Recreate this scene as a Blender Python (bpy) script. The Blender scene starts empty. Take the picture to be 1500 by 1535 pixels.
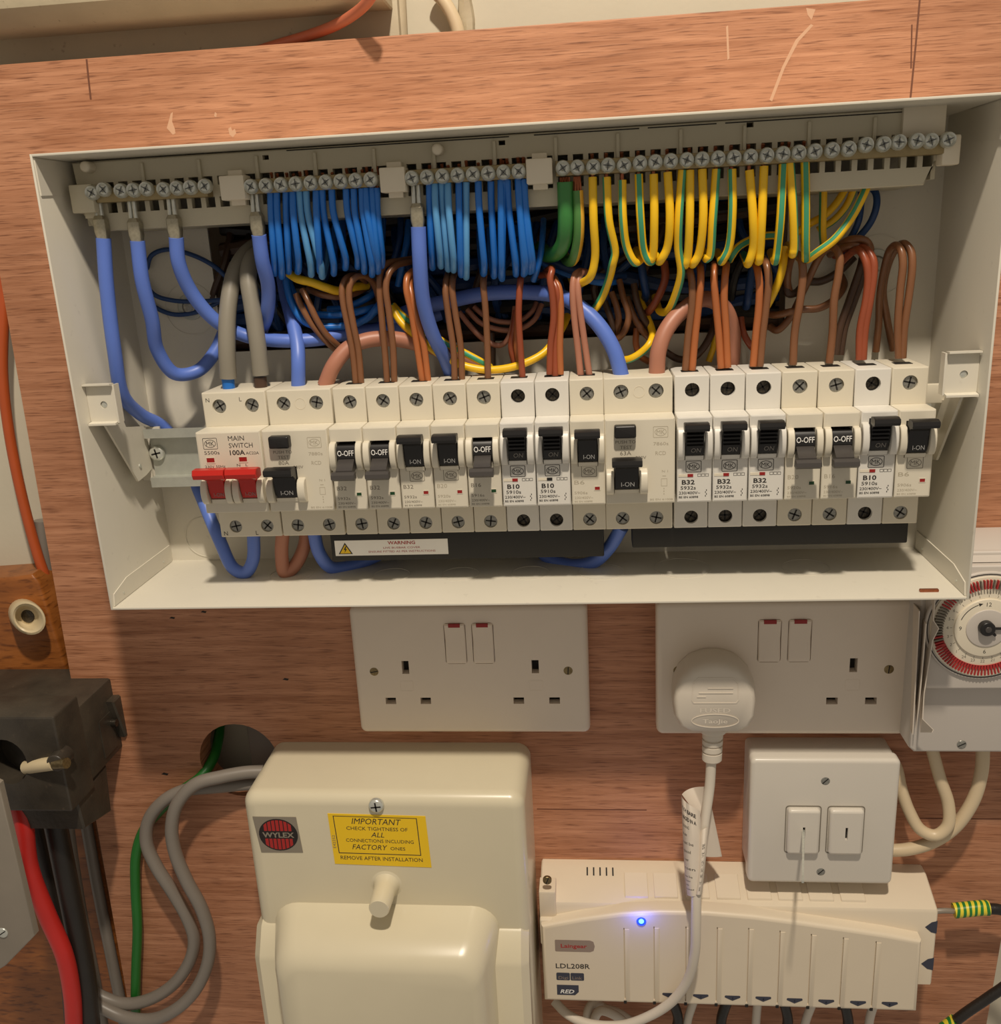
import bpy, bmesh, math, random
from mathutils import Matrix, Vector
from mathutils.geometry import tessellate_polygon
random.seed(7)
SC = bpy.context.scene
COL = SC.collection
PI = math.pi

# ---------------------------------------------------------------- camera
# world units are metres; modelling coordinates are millimetres (x right, d out of the board, z up)
CAMP = (207.1252, 531.8359, 133.9852)
FPX = 1405.535
RM = [[0.9947098, -0.0497737, 0.0898609], [0.0222554, 0.9584152, 0.2845084], [-0.100285, -0.2810034, 0.9544527]]
cam = bpy.data.cameras.new('camera')
cam.sensor_fit = 'HORIZONTAL'; cam.sensor_width = 36.0; cam.lens = FPX*36/1500
cam.clip_start = 0.01; cam.clip_end = 20
camo = bpy.data.objects.new('camera', cam); COL.objects.link(camo)
rt, up, fw = [Vector((r[0], r[2], r[1])) for r in RM]
M = Matrix((rt, up, -fw)).transposed().to_4x4()
M.translation = Vector((CAMP[0], -CAMP[1], CAMP[2]))*0.001
camo.matrix_world = M
SC.camera = camo

# ---------------------------------------------------------------- light and exposure
SC.view_settings.view_transform = 'Standard'; SC.view_settings.look = 'None'
SC.view_settings.exposure = 0.0; SC.view_settings.gamma = 1.0
SC.view_settings.use_curve_mapping = False
world = bpy.data.worlds.new('world'); SC.world = world; world.use_nodes = True
bg = world.node_tree.nodes['Background']
bg.inputs[0].default_value = (1.0, 0.89, 0.76, 1); bg.inputs[1].default_value = 0.31
def lamp(name, loc, size, power, color, target):
    l = bpy.data.lights.new(name, 'AREA'); l.shape = 'DISK'; l.size = size; l.energy = power; l.color = color
    o = bpy.data.objects.new(name, l); COL.objects.link(o)
    o.location = Vector((loc[0], -loc[1], loc[2]))*0.001
    t = Vector((target[0], -target[1], target[2]))*0.001
    o.rotation_euler = (t-o.location).to_track_quat('-Z', 'Y').to_euler()
    return o
lamp('ceiling_lamp', (260, 620, 1000), 0.06, 13.2, (1.0, 0.88, 0.73), (180, 0, -20))

# ---------------------------------------------------------------- helpers
def ray(u, v):
    c = ((u-750)/FPX, (767.5-v)/FPX, 1.0)
    w = [sum(RM[k][i]*c[k] for k in range(3)) for i in range(3)]
    return (w[0], -w[2], w[1])
def at(u, v, d):
    r = ray(u, v); t = (d-CAMP[1])/r[1]
    return (CAMP[0]+t*r[0], d, CAMP[2]+t*r[2])
def atx(u, v, x):
    r = ray(u, v); t = (x-CAMP[0])/r[0]
    return (x, CAMP[1]+t*r[1], CAMP[2]+t*r[2])
def atz(u, v, z):
    r = ray(u, v); t = (z-CAMP[2])/r[2]
    return (CAMP[0]+t*r[0], CAMP[1]+t*r[1], z)

def off2(poly, b):
    """inset a counter-clockwise 2d polygon by b"""
    n = len(poly); out = []
    for i in range(n):
        p0, p1, p2 = poly[i-1], poly[i], poly[(i+1) % n]
        e1 = (p1[0]-p0[0], p1[1]-p0[1]); e2 = (p2[0]-p1[0], p2[1]-p1[1])
        l1 = math.hypot(*e1) or 1; l2 = math.hypot(*e2) or 1
        n1 = (-e1[1]/l1, e1[0]/l1); n2 = (-e2[1]/l2, e2[0]/l2)
        m = (n1[0]+n2[0], n1[1]+n2[1]); k = 1+n1[0]*n2[0]+n1[1]*n2[1]
        if k < 0.2: k = 0.2
        out.append((p1[0]+m[0]/k*b, p1[1]+m[1]/k*b))
    return out
def ccw(p):
    a = sum(p[i-1][0]*p[i][1]-p[i][0]*p[i-1][1] for i in range(len(p)))
    return list(p) if a > 0 else list(p)[::-1]
def rrect(x0, x1, z0, z1, r=0, n=4):
    if r <= 0: return [(x0, z0), (x1, z0), (x1, z1), (x0, z1)]
    o = []
    for cx, cz, a in ((x1-r, z0+r, -90), (x1-r, z1-r, 0), (x0+r, z1-r, 90), (x0+r, z0+r, 180)):
        for k in range(n+1):
            t = math.radians(a+90*k/n); o.append((cx+r*math.cos(t), cz+r*math.sin(t)))
    return o
def circ(cx, cz, r, n=20, rz=None, ph=0):
    rz = rz or r
    return [(cx+r*math.cos(2*PI*k/n+ph), cz+rz*math.sin(2*PI*k/n+ph)) for k in range(n)]

class MB:
    def __init__(s): s.v = []; s.f = []; s.uv = []; s.sharp = 35; s.flat = set()
    def add(s, vs, fs, uvs=None):
        b = len(s.v); s.v += vs
        for i, f in enumerate(fs):
            s.f.append([b+k for k in f]); s.uv.append(uvs[i] if uvs else None)
        return s
    # axis 'd': 2d=(x,z) ; axis 'x': 2d=(d,z) ; axis 'z': 2d=(x,d)
    def _m(s, p, a, ax):
        return (p[0], a, p[1]) if ax == 'd' else ((a, p[0], p[1]) if ax == 'x' else (p[0], p[1], a))
    def rings(s, rings, ax='d', cap0=True, cap1=True, holes=(), hd=None):
        """loft through [(poly2d, a), ...]"""
        n = len(rings[0][0]); vs = []; fs = []
        for poly, a in rings: vs += [s._m(p, a, ax) for p in poly]
        for k in range(len(rings)-1):
            for i in range(n):
                j = (i+1) % n; fs.append((k*n+i, k*n+j, (k+1)*n+j, (k+1)*n+i))
        if cap0: fs.append(tuple(range(n))[::-1])
        if cap1 and not holes: fs.append(tuple((len(rings)-1)*n+i for i in range(n)))
        s.add(vs, fs)
        if holes:
            poly, a = rings[-1]; s.cap(poly, holes, a, ax)
            for h in holes:
                h = ccw(h); m = len(h)
                s.add([s._m(p, a, ax) for p in h]+[s._m(p, hd, ax) for p in h],
                      [(i, (i+1) % m, m+(i+1) % m, m+i) for i in range(m)])
        return s
    def cap(s, outer, holes, a, ax='d'):
        loops = [[Vector((p[0], p[1], 0)) for p in outer]]+[[Vector((p[0], p[1], 0)) for p in h] for h in holes]
        pts = [p for l in loops for p in l]
        n0 = len(s.f); s.add([s._m((p.x, p.y), a, ax) for p in pts], [tuple(t) for t in tessellate_polygon(loops)])
        s.flat.update(range(n0, len(s.f)))
    def solid(s, outer, a0, a1, re=0, holes=(), hd=None, ax='d', n=3, floor=True):
        """prism with rounded front edge, optional wells of depth to hd (through = a0)"""
        outer = ccw(outer); R = [(outer, a0)]
        if re > 0:
            sg = 1 if a1 > a0 else -1
            for k in range(n+1):
                t = PI/2*k/n; R.append((off2(outer, re*(1-math.cos(t))), a1-sg*re+sg*re*math.sin(t)))
        else: R.append((outer, a1))
        thr = hd is None
        s.rings(R, ax, cap0=not (holes and thr), holes=holes, hd=a0 if thr else hd)
        if holes and thr: s.cap(outer, holes, a0, ax)
        if holes and not thr and floor:
            for h in holes: s.add([s._m(p, hd, ax) for p in h], [tuple(range(len(h)))])
        return s
    def box(s, x0, x1, d0, d1, z0, z1, re=0, rc=None):
        return s.solid(rrect(x0, x1, z0, z1, re if rc is None else rc, 2 if re else 1), d0, d1, re, n=2)
    def hbox(s, x0, x1, d0, d1, z0, z1): return s.box(x0, x1, d0, d1, z0, z1)
    def ext(s, prof, x0, x1, b=0):
        """profile (d,z) extruded along x with small side bevel"""
        prof = ccw(prof)
        if b: R = [(off2(prof, b), x0), (prof, x0+b), (prof, x1-b), (off2(prof, b), x1)]
        else: R = [(prof, x0), (prof, x1)]
        return s.rings(R, 'x')
    def cyl(s, c, r, d0, d1, n=20, re=0, ax='d', ph=0):
        return s.solid(circ(c[0], c[1], r, n, ph=ph), d0, d1, re, ax=ax)
    def frame(s, outer, inner, d0, d1):
        return s.solid(outer, d0, d1, 0, holes=[inner])
    def tube(s, pts, r, n=10, sub=6, closed=False, r1=None, flat=1.0):
        P = spline(pts, sub); m = len(P); vs = []; fs = []; uv = []
        T = []
        for i in range(m):
            a = P[max(i-1, 0)]; b = P[min(i+1, m-1)]; t = (b-a)
            T.append(t.normalized() if t.length > 1e-9 else Vector((0, 0, 1)))
        N = Vector((0, 1, 0)); N = (N-T[0]*N.dot(T[0]))
        if N.length < .1: N = Vector((1, 0, 0))-T[0]*T[0].x
        N.normalize()
        for i in range(m):
            N = (N-T[i]*N.dot(T[i])).normalized(); B = T[i].cross(N)
            rr = r if r1 is None else r+(r1-r)*i/(m-1)
            for k in range(n):
                a = 2*PI*k/n; q = P[i]+(N*math.cos(a)*flat+B*math.sin(a))*rr; vs.append(tuple(q))
        for i in range(m-1):
            for k in range(n):
                j = (k+1) % n; fs.append((i*n+k, i*n+j, (i+1)*n+j, (i+1)*n+k))
                uv.append(((k/n, i/m), ((k+1)/n, i/m), ((k+1)/n, (i+1)/m), (k/n, (i+1)/m)))
        fs.append(tuple(range(n))[::-1]); uv.append(None)
        fs.append(tuple((m-1)*n+i for i in range(n))); uv.append(None)
        return s.add(vs, fs, uv)
    def text(s, t, x, z, d, h, w=None, al='L', bold=0, shear=0, fn=None, th=0.0):
        """flat print on the plane d, cap height h, optional total width w"""
        vs, fs, tw, thh = glyphs(t, bold, shear)
        k = h/0.70; kx = w/tw if w else k
        ox = x if al == 'L' else (x-tw*kx/2 if al == 'C' else x-tw*kx)
        g = fn or (lambda X, Z: (X, d, Z))
        return s.add([g(ox+p[0]*kx, z+p[1]*k) for p in vs], fs)
_gl = {}
def glyphs(t, bold, shear):
    key = (t, bold, shear)
    if key not in _gl:
        c = bpy.data.curves.new('t', 'FONT'); c.body = t; c.size = 1; c.resolution_u = 2; c.offset = bold; c.shear = shear
        o = bpy.data.objects.new('t', c); COL.objects.link(o)
        bpy.context.view_layer.update()
        me = bpy.data.meshes.new_from_object(o)
        vs = [(v.co.x, v.co.y) for v in me.vertices]; fs = [tuple(p.vertices) for p in me.polygons]
        bpy.data.objects.remove(o); bpy.data.curves.remove(c); bpy.data.meshes.remove(me)
        x0 = min([p[0] for p in vs] or [0]); vs = [(p[0]-x0, p[1]) for p in vs]
        _gl[key] = (vs, fs, max([p[0] for p in vs] or [1]), 1)
    return _gl[key]
def spline(pts, sub):
    P = [Vector(p) for p in pts]
    if len(P) < 3 or sub <= 1: return P
    out = []
    Q = [P[0]*2-P[1]]+P+[P[-1]*2-P[-2]]
    for i in range(1, len(Q)-2):
        p0, p1, p2, p3 = Q[i-1:i+3]
        t0 = 0; t1 = t0+max((p1-p0).length, 1e-6)**.5; t2 = t1+max((p2-p1).length, 1e-6)**.5; t3 = t2+max((p3-p2).length, 1e-6)**.5
        for k in range(sub):
            t = t1+(t2-t1)*k/sub
            A1 = p0*((t1-t)/(t1-t0))+p1*((t-t0)/(t1-t0)); A2 = p1*((t2-t)/(t2-t1))+p2*((t-t1)/(t2-t1)); A3 = p2*((t3-t)/(t3-t2))+p3*((t-t2)/(t3-t2))
            B1 = A1*((t2-t)/(t2-t0))+A2*((t-t0)/(t2-t0)); B2 = A2*((t3-t)/(t3-t1))+A3*((t-t1)/(t3-t1))
            out.append(B1*((t2-t)/(t2-t1))+B2*((t-t1)/(t2-t1)))
    out.append(P[-1]); return out

def mesh_of(mb, org=(0, 0, 0), smooth=True):
    me = bpy.data.meshes.new('m')
    me.from_pydata([((p[0]-org[0])*.001, -(p[1]-org[1])*.001, (p[2]-org[2])*.001) for p in mb.v], [], mb.f)
    bm = bmesh.new(); bm.from_mesh(me)
    if any(mb.uv):
        L = bm.loops.layers.uv.new('UVMap')
        for f, u in zip(bm.faces, mb.uv):
            if u:
                for l, c in zip(f.loops, u): l[L].uv = c
    FL = bm.faces.layers.int.new('fl')
    for i, f in enumerate(bm.faces): f[FL] = 1 if i in mb.flat else 0
    bmesh.ops.remove_doubles(bm, verts=bm.verts, dist=1e-7)
    bmesh.ops.recalc_face_normals(bm, faces=bm.faces)
    a = math.radians(mb.sharp)
    for f in bm.faces: f.smooth = smooth and not f[FL]
    for e in bm.edges:
        if len(e.link_faces) == 2 and e.calc_face_angle(0) > a: e.smooth = False
    bm.to_mesh(me); bm.free()
    return me
class T:
    pass
def tag(o, label=None, cat=None, group=None, kind=None):
    if label: o['label'] = label
    if cat: o['category'] = cat
    if group: o['group'] = group
    if kind: o['kind'] = kind
    return o
def thing(name, label, cat, org=(0, 0, 0), group=None):
    o = bpy.data.objects.new(name, None); COL.objects.link(o); o.empty_display_size = .01
    o.location = Vector((org[0], -org[1], org[2]))*.001
    o['_o'] = list(org)
    return tag(o, label, cat, group)
def org_of(o): return tuple(o['_o']) if '_o' in o.keys() else (0, 0, 0)
def part(name, mb, mat, parent=None, label=None, kind=None, smooth=True):
    org = org_of(parent) if parent else (0, 0, 0)
    me = mesh_of(mb, org, smooth); me.materials.append(mat); me.name = name
    o = bpy.data.objects.new(name, me); COL.objects.link(o)
    if parent: o.parent = parent; o['_o'] = list(org)
    return tag(o, label, kind=kind)
def solo(name, mb, mat, label, cat, group=None, kind=None):
    """a thing that is a single mesh; origin at its first vertices' centre"""
    n = max(1, len(mb.v)); c = tuple(sum(p[i] for p in mb.v)/n for i in range(3))
    me = mesh_of(mb, c); me.materials.append(mat); me.name = name
    o = bpy.data.objects.new(name, me); COL.objects.link(o)
    o.location = Vector((c[0], -c[1], c[2]))*.001; o['_o'] = list(c)
    return tag(o, label, cat, group, kind)
def struct(name, mb, mat):
    me = mesh_of(mb); me.materials.append(mat)
    o = bpy.data.objects.new(name, me); COL.objects.link(o); o['_o'] = [0, 0, 0]
    o['kind'] = 'structure'; return o
def dup(root, org, label=None, group=None):
    r = root.copy(); COL.objects.link(r); r.location = Vector((org[0], -org[1], org[2]))*.001; r['_o'] = list(org)
    if label: r['label'] = label
    if group: r['group'] = group
    for ch in list(root.children):
        c = ch.copy(); COL.objects.link(c); c.parent = r
        for g in list(ch.children):
            d = g.copy(); COL.objects.link(d); d.parent = c
    return r
ORD = ['first', 'second', 'third', 'fourth', 'fifth', 'sixth', 'seventh', 'eighth', 'ninth', 'tenth', 'eleventh', 'twelfth', 'thirteenth', 'fourteenth', 'fifteenth', 'sixteenth', 'seventeenth', 'eighteenth', 'nineteenth', 'twentieth']

# ---------------------------------------------------------------- materials
def S(r, g, b):
    f = lambda c: (c/255/12.92) if c/255 <= .04045 else ((c/255+.055)/1.055)**2.4
    return (f(r), f(g), f(b), 1)
def mat(name, col, rough=.45, metal=0, var=.04, scale=.06, bump=0.0, bscale=1.0, col2=None, spec=.5, trans=0, coat=0, grime=0):
    m = bpy.data.materials.new(name); m.use_nodes = True; nt = m.node_tree; N = nt.nodes; L = nt.links
    p = N['Principled BSDF']
    p.inputs['Roughness'].default_value = rough; p.inputs['Metallic'].default_value = metal
    p.inputs['Specular IOR Level'].default_value = spec; p.inputs['Transmission Weight'].default_value = trans
    p.inputs['Coat Weight'].default_value = coat
    tc = N.new('ShaderNodeTexCoord'); mp = N.new('ShaderNodeMapping'); mp.inputs['Scale'].default_value = (1000,)*3
    L.new(tc.outputs['Object'], mp.inputs[0])
    ns = N.new('ShaderNodeTexNoise'); ns.inputs['Scale'].default_value = scale; ns.inputs['Detail'].default_value = 4
    L.new(mp.outputs[0], ns.inputs['Vector'])
    mx = N.new('ShaderNodeMix'); mx.data_type = 'RGBA'
    c2 = col2 or tuple(c*(1-var*2.5) for c in col[:3])+(1,)
    mx.inputs[6].default_value = col; mx.inputs[7].default_value = c2
    L.new(ns.outputs[0], mx.inputs[0]); out = mx.outputs[2]
    if grime:
        n3 = N.new('ShaderNodeTexNoise'); n3.inputs['Scale'].default_value = .22; n3.inputs['Detail'].default_value = 8
        L.new(mp.outputs[0], n3.inputs['Vector'])
        r3 = N.new('ShaderNodeValToRGB'); r3.color_ramp.elements[0].position = .66; r3.color_ramp.elements[1].position = .74
        r3.color_ramp.elements[1].color = (grime, grime, grime, 1)
        L.new(n3.outputs[0], r3.inputs[0])
        m3 = N.new('ShaderNodeMix'); m3.data_type = 'RGBA'; m3.inputs[7].default_value = (.12, .09, .06, 1)
        L.new(r3.outputs[0], m3.inputs[0]); L.new(out, m3.inputs[6]); out = m3.outputs[2]
    L.new(out, p.inputs['Base Color'])
    if bump:
        n2 = N.new('ShaderNodeTexNoise'); n2.inputs['Scale'].default_value = bscale; n2.inputs['Detail'].default_value = 3
        L.new(mp.outputs[0], n2.inputs['Vector'])
        bp = N.new('ShaderNodeBump'); bp.inputs['Strength'].default_value = bump; bp.inputs['Distance'].default_value = .0005
        L.new(n2.outputs[0], bp.inputs['Height']); L.new(bp.outputs[0], p.inputs['Normal'])
    return m
def wood(name, ca, cb, cc, scale=(.012, .012, .25), rough=.55):
    m = bpy.data.materials.new(name); m.use_nodes = True; nt = m.node_tree; N = nt.nodes; L = nt.links
    p = N['Principled BSDF']; p.inputs['Roughness'].default_value = rough
    tc = N.new('ShaderNodeTexCoord'); mp = N.new('ShaderNodeMapping'); mp.inputs['Scale'].default_value = tuple(1000*s for s in scale)
    mp.inputs['Rotation'].default_value = (0, math.radians(1.5), 0)
    L.new(tc.outputs['Object'], mp.inputs[0])
    n1 = N.new('ShaderNodeTexNoise'); n1.inputs['Scale'].default_value = 1; n1.inputs['Detail'].default_value = 7; n1.inputs['Roughness'].default_value = .6; n1.inputs['Distortion'].default_value = .6
    L.new(mp.outputs[0], n1.inputs['Vector'])
    rp = N.new('ShaderNodeValToRGB'); e = rp.color_ramp.elements
    e[0].position = .3; e[0].color = cb; e[1].position = .72; e[1].color = ca
    L.new(n1.outputs[0], rp.inputs[0])
    mp2 = N.new('ShaderNodeMapping'); mp2.inputs['Scale'].default_value = tuple(1000*s*k for s, k in zip(scale, (5, 5, 5)))
    L.new(tc.outputs['Object'], mp2.inputs[0])
    n2 = N.new('ShaderNodeTexNoise'); n2.inputs['Scale'].default_value = 1; n2.inputs['Detail'].default_value = 5
    L.new(mp2.outputs[0], n2.inputs['Vector'])
    r2 = N.new('ShaderNodeValToRGB'); r2.color_ramp.elements[0].position = .53; r2.color_ramp.elements[1].position = .70
    L.new(n2.outputs[0], r2.inputs[0])
    mf = N.new('ShaderNodeMath'); mf.operation = 'MULTIPLY'; mf.inputs[1].default_value = .75; L.new(r2.outputs[0], mf.inputs[0])
    mx = N.new('ShaderNodeMix'); mx.data_type = 'RGBA'; mx.inputs[7].default_value = cc
    L.new(mf.outputs[0], mx.inputs[0]); L.new(rp.outputs[0], mx.inputs[6])
    # broad cloudy tone
    n3 = N.new('ShaderNodeTexNoise'); n3.inputs['Scale'].default_value = 12; n3.inputs['Detail'].default_value = 2
    L.new(tc.outputs['Object'], n3.inputs['Vector'])
    m3 = N.new('ShaderNodeMix'); m3.data_type = 'RGBA'; m3.blend_type = 'MULTIPLY'; m3.inputs[0].default_value = .5
    r4 = N.new('ShaderNodeValToRGB'); r4.color_ramp.elements[0].position = .3; r4.color_ramp.elements[0].color = (.6, .55, .5, 1); r4.color_ramp.elements[1].position = .65
    L.new(n3.outputs[0], r4.inputs[0]); L.new(mx.outputs[2], m3.inputs[6]); L.new(r4.outputs[0], m3.inputs[7])
    L.new(m3.outputs[2], p.inputs['Base Color'])
    bp = N.new('ShaderNodeBump'); bp.inputs['Strength'].default_value = .35; bp.inputs['Distance'].default_value = .0004
    L.new(n2.outputs[0], bp.inputs['Height']); L.new(bp.outputs[0], p.inputs['Normal'])
    return m
def stripe(name, base, green, centre, width):
    """insulation with one coloured stripe running along the wire (uses the tube's own uv)"""
    m = bpy.data.materials.new(name); m.use_nodes = True; nt = m.node_tree; N = nt.nodes; L = nt.links
    p = N['Principled BSDF']; p.inputs['Roughness'].default_value = .38
    uv = N.new('ShaderNodeUVMap'); sp = N.new('ShaderNodeSeparateXYZ'); L.new(uv.outputs[0], sp.inputs[0])
    a = N.new('ShaderNodeMath'); a.operation = 'SUBTRACT'; a.inputs[1].default_value = centre; L.new(sp.outputs[0], a.inputs[0])
    w = N.new('ShaderNodeMath'); w.operation = 'WRAP'; w.inputs[1].default_value = .5; w.inputs[2].default_value = -.5; L.new(a.outputs[0], w.inputs[0])
    b = N.new('ShaderNodeMath'); b.operation = 'ABSOLUTE'; L.new(w.outputs[0], b.inputs[0])
    c = N.new('ShaderNodeMath'); c.operation = 'LESS_THAN'; c.inputs[1].default_value = width/2; L.new(b.outputs[0], c.inputs[0])
    mx = N.new('ShaderNodeMix'); mx.data_type = 'RGBA'; mx.inputs[6].default_value = base; mx.inputs[7].default_value = green
    L.new(c.outputs[0], mx.inputs[0]); L.new(mx.outputs[2], p.inputs['Base Color'])
    return m
def bands(name, ca, cb, scale):
    m = bpy.data.materials.new(name); m.use_nodes = True; nt = m.node_tree; N = nt.nodes; L = nt.links
    p = N['Principled BSDF']; p.inputs['Roughness'].default_value = .3
    tc = N.new('ShaderNodeTexCoord'); w = N.new('ShaderNodeTexWave'); w.inputs['Scale'].default_value = scale; w.inputs['Distortion'].default_value = 2.5; w.inputs['Detail'].default_value = 0
    L.new(tc.outputs['Object'], w.inputs['Vector'])
    r = N.new('ShaderNodeValToRGB'); r.color_ramp.interpolation = 'CONSTANT'; r.color_ramp.elements[0].color = ca; r.color_ramp.elements[1].position = .5; r.color_ramp.elements[1].color = cb
    L.new(w.outputs[0], r.inputs[0]); L.new(r.outputs[0], p.inputs['Base Color']); return m

W = {}
W['ply'] = wood('plywood', S(208, 150, 114), S(162, 106, 72), S(104, 58, 34))
W['block'] = wood('varnished_block', S(170, 104, 48), S(128, 72, 26), S(90, 46, 16), (.02, .02, .1), .35)
W['wall'] = mat('wall_plaster', S(208, 200, 178), .8, var=.06, scale=.02, bump=.15, bscale=.3)
W['beam'] = mat('painted_timber', S(186, 174, 146), .6, var=.10, scale=.03, bump=.6, bscale=.15, grime=.5)
W['beam2'] = mat('painted_timber_upper', S(196, 182, 152), .6, var=.10, scale=.04, bump=.8, bscale=.12, grime=.6)
W['steel'] = mat('powder_coated_steel', S(214, 208, 192), .38, var=.02, grime=.10)
W['cream'] = mat('aged_cream_plastic', S(216, 208, 188), .38, var=.03)
W['white'] = mat('new_white_plastic', S(218, 214, 204), .36, var=.02)
W['carrier'] = mat('carrier_plastic', S(196, 188, 164), .5, var=.03)
W['clip'] = mat('clip_plastic', S(222, 212, 190), .4, var=.02)
W['sock'] = mat('socket_plastic', S(226, 212, 194), .3, var=.02)
W['plate'] = mat('switch_plate_plastic', S(212, 205, 192), .3, var=.02)
W['wyl'] = mat('ivory_moulding', S(214, 204, 176), .28, var=.02)
W['wc'] = mat('wiring_centre_plastic', S(222, 208, 184), .42, var=.02)
W['timer'] = mat('timer_grey_plastic', S(196, 188, 178), .45, var=.02)
W['black'] = mat('black_plastic', S(28, 26, 25), .35, var=.05)
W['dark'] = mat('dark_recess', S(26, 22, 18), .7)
W['grey'] = mat('lit_lever_grey', S(70, 66, 63), .3, var=.05)  # lit tone of the black off levers put into the colour; shared with hub
W['bus'] = mat('black_busbar_cover', S(20, 19, 18), .55, var=.05)
W['red'] = mat('red_lever_plastic', S(190, 34, 24), .3, var=.03)
W['redflag'] = mat('red_indicator', S(150, 28, 24), .4)
W['greenflag'] = mat('green_indicator', S(22, 66, 30), .4)
W['zinc'] = mat('zinc_plated_steel', S(226, 228, 218), .28, .55, var=.15, scale=.4)
W['galv'] = mat('galvanised_rail', S(196, 198, 188), .42, .5, var=.1, scale=.2)
W['slotgrey'] = mat('screw_slot_grey', S(96, 98, 96), .4, .3)
W['ferrule'] = mat('crimp_metal', S(190, 182, 158), .32, .6, var=.2, scale=.6)
W['screw'] = mat('screw_steel', S(186, 184, 174), .28, .6, var=.3, scale=1.2)
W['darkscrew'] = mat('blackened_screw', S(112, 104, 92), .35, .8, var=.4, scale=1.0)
W['brass'] = mat('dull_brass', S(166, 148, 108), .42, .7, var=.15, scale=.3)
W['bscrew'] = mat('brass_screw', S(170, 150, 110), .35, .9, var=.3, scale=.8)
W['copper'] = mat('bare_copper', S(186, 112, 78), .35, .8, var=.2, scale=.8)
W['print'] = mat('black_print', S(48, 44, 40), .6)
W['faint'] = mat('faint_grey_print', S(176, 166, 144), .6)
W['mid'] = mat('grey_print', S(120, 112, 98), .6)
W['wprint'] = mat('white_print', S(244, 242, 236), .6)
W['greyprint'] = mat('grey_lever_print', S(140, 134, 126), .6)
W['redprint'] = mat('red_print', S(168, 42, 40), .6)
W['bigblue'] = mat('lilac_blue_insulation', S(94, 124, 208), .42, var=.06, scale=.05)
W['blue'] = mat('mid_blue_insulation', S(34, 114, 204), .3, var=.08, scale=.1)
W['lblue'] = mat('pale_blue_insulation', S(96, 162, 216), .32, var=.06, scale=.1)
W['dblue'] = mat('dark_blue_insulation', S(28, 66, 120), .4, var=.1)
W['brown'] = mat('brown_insulation', S(132, 88, 58), .3, var=.10, scale=.08)
W['obrown'] = mat('orange_brown_insulation', S(178, 104, 58), .32, var=.08, scale=.08)
W['rbrown'] = mat('red_brown_insulation', S(150, 74, 46), .34, var=.08, scale=.08)
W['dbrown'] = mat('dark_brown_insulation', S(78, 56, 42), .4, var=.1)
W['pbrown'] = mat('pink_brown_insulation', S(178, 120, 96), .45, var=.06)
W['ggrey'] = mat('grey_sheath', S(140, 134, 120), .45, var=.06)
W['sgrey'] = mat('grey_cable_sheath', S(134, 126, 116), .4, var=.06)
W['green'] = mat('green_insulation', S(62, 134, 66), .36, var=.08)
W['dgreen'] = mat('dark_green_insulation', S(34, 116, 40), .4, var=.08)
W['orange'] = mat('orange_sheath', S(188, 86, 40), .4, var=.08)
W['pink'] = mat('salmon_sheath', S(206, 116, 84), .45, var=.08)
W['redc'] = mat('red_sheath', S(206, 44, 38), .4, var=.10, scale=.04)
W['blackc'] = mat('black_sheath', S(42, 38, 34), .4, var=.2, bump=.3)
W['flex'] = mat('white_flex', S(214, 204, 188), .42, var=.03)
W['cflex'] = mat('cream_flex', S(212, 192, 158), .4, var=.04)
W['paper'] = mat('thin_paper', S(218, 206, 190), .7, var=.03)
W['yellow'] = mat('yellow_label', S(240, 198, 24), .45, var=.02)
W['silver'] = mat('silver_label', S(150, 140, 124), .4, .3)
W['badge'] = mat('badge_red', S(170, 34, 30), .35)
W['badgeb'] = mat('badge_black', S(30, 20, 18), .35)
W['slate'] = mat('slate_print', S(58, 60, 74), .5)
W['taupe'] = mat('taupe_print', S(150, 132, 118), .5)
W['stain'] = mat('white_scuff', S(208, 164, 132), .7)
W['pencil'] = mat('pencil_line', S(112, 68, 46), .7)
W['dustblack'] = mat('dusty_black_plastic', S(24, 22, 20), .4, var=.2, col2=S(80, 72, 60), scale=.05, bump=.4, bscale=.3, grime=.3)
W['ivory'] = mat('old_ivory_plastic', S(214, 196, 158), .35, var=.05)
W['clear'] = mat('clear_scratched_cover', S(176, 166, 150), .3, var=.12, scale=.03, bump=.3, bscale=.1, trans=.35)
W['gy'] = [stripe('green_yellow_%d' % i, S(240, 192, 28), S(64, 150, 112), c, w) for i, (c, w) in enumerate([(0.0, .2), (.5, .36), (.12, .18), (.9, .16), (.25, .3), (.75, .3), (.06, .14), (.22, .24), (.79, .2)])]
W['gyh'] = stripe('half_green_half_yellow', S(232, 178, 60), S(80, 132, 66), .75, .62)
W['tape'] = bands('green_yellow_tape', S(34, 120, 52), S(226, 208, 60), 90)
led2 = bpy.data.materials.new('blue_led_lens'); led2.use_nodes = True
p2 = led2.node_tree.nodes['Principled BSDF']; p2.inputs['Base Color'].default_value = (.02, .05, .6, 1)
p2.inputs['Emission Color'].default_value = (.01, .06, 1, 1); p2.inputs['Emission Strength'].default_value = 1.3
W['led2'] = led2
led = bpy.data.materials.new('blue_led'); led.use_nodes = True
pl = led.node_tree.nodes['Principled BSDF']; pl.inputs['Base Color'].default_value = (.1, .3, 1, 1)
pl.inputs['Emission Color'].default_value = (.16, .62, 1, 1); pl.inputs['Emission Strength'].default_value = 2.2
W['led'] = led

# ================================================================ SETTING
WALLD = -42
mb = MB(); mb.box(-420, 760, WALLD-30, WALLD, -560, 460); struct('wall_back', mb, W['wall'])
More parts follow.
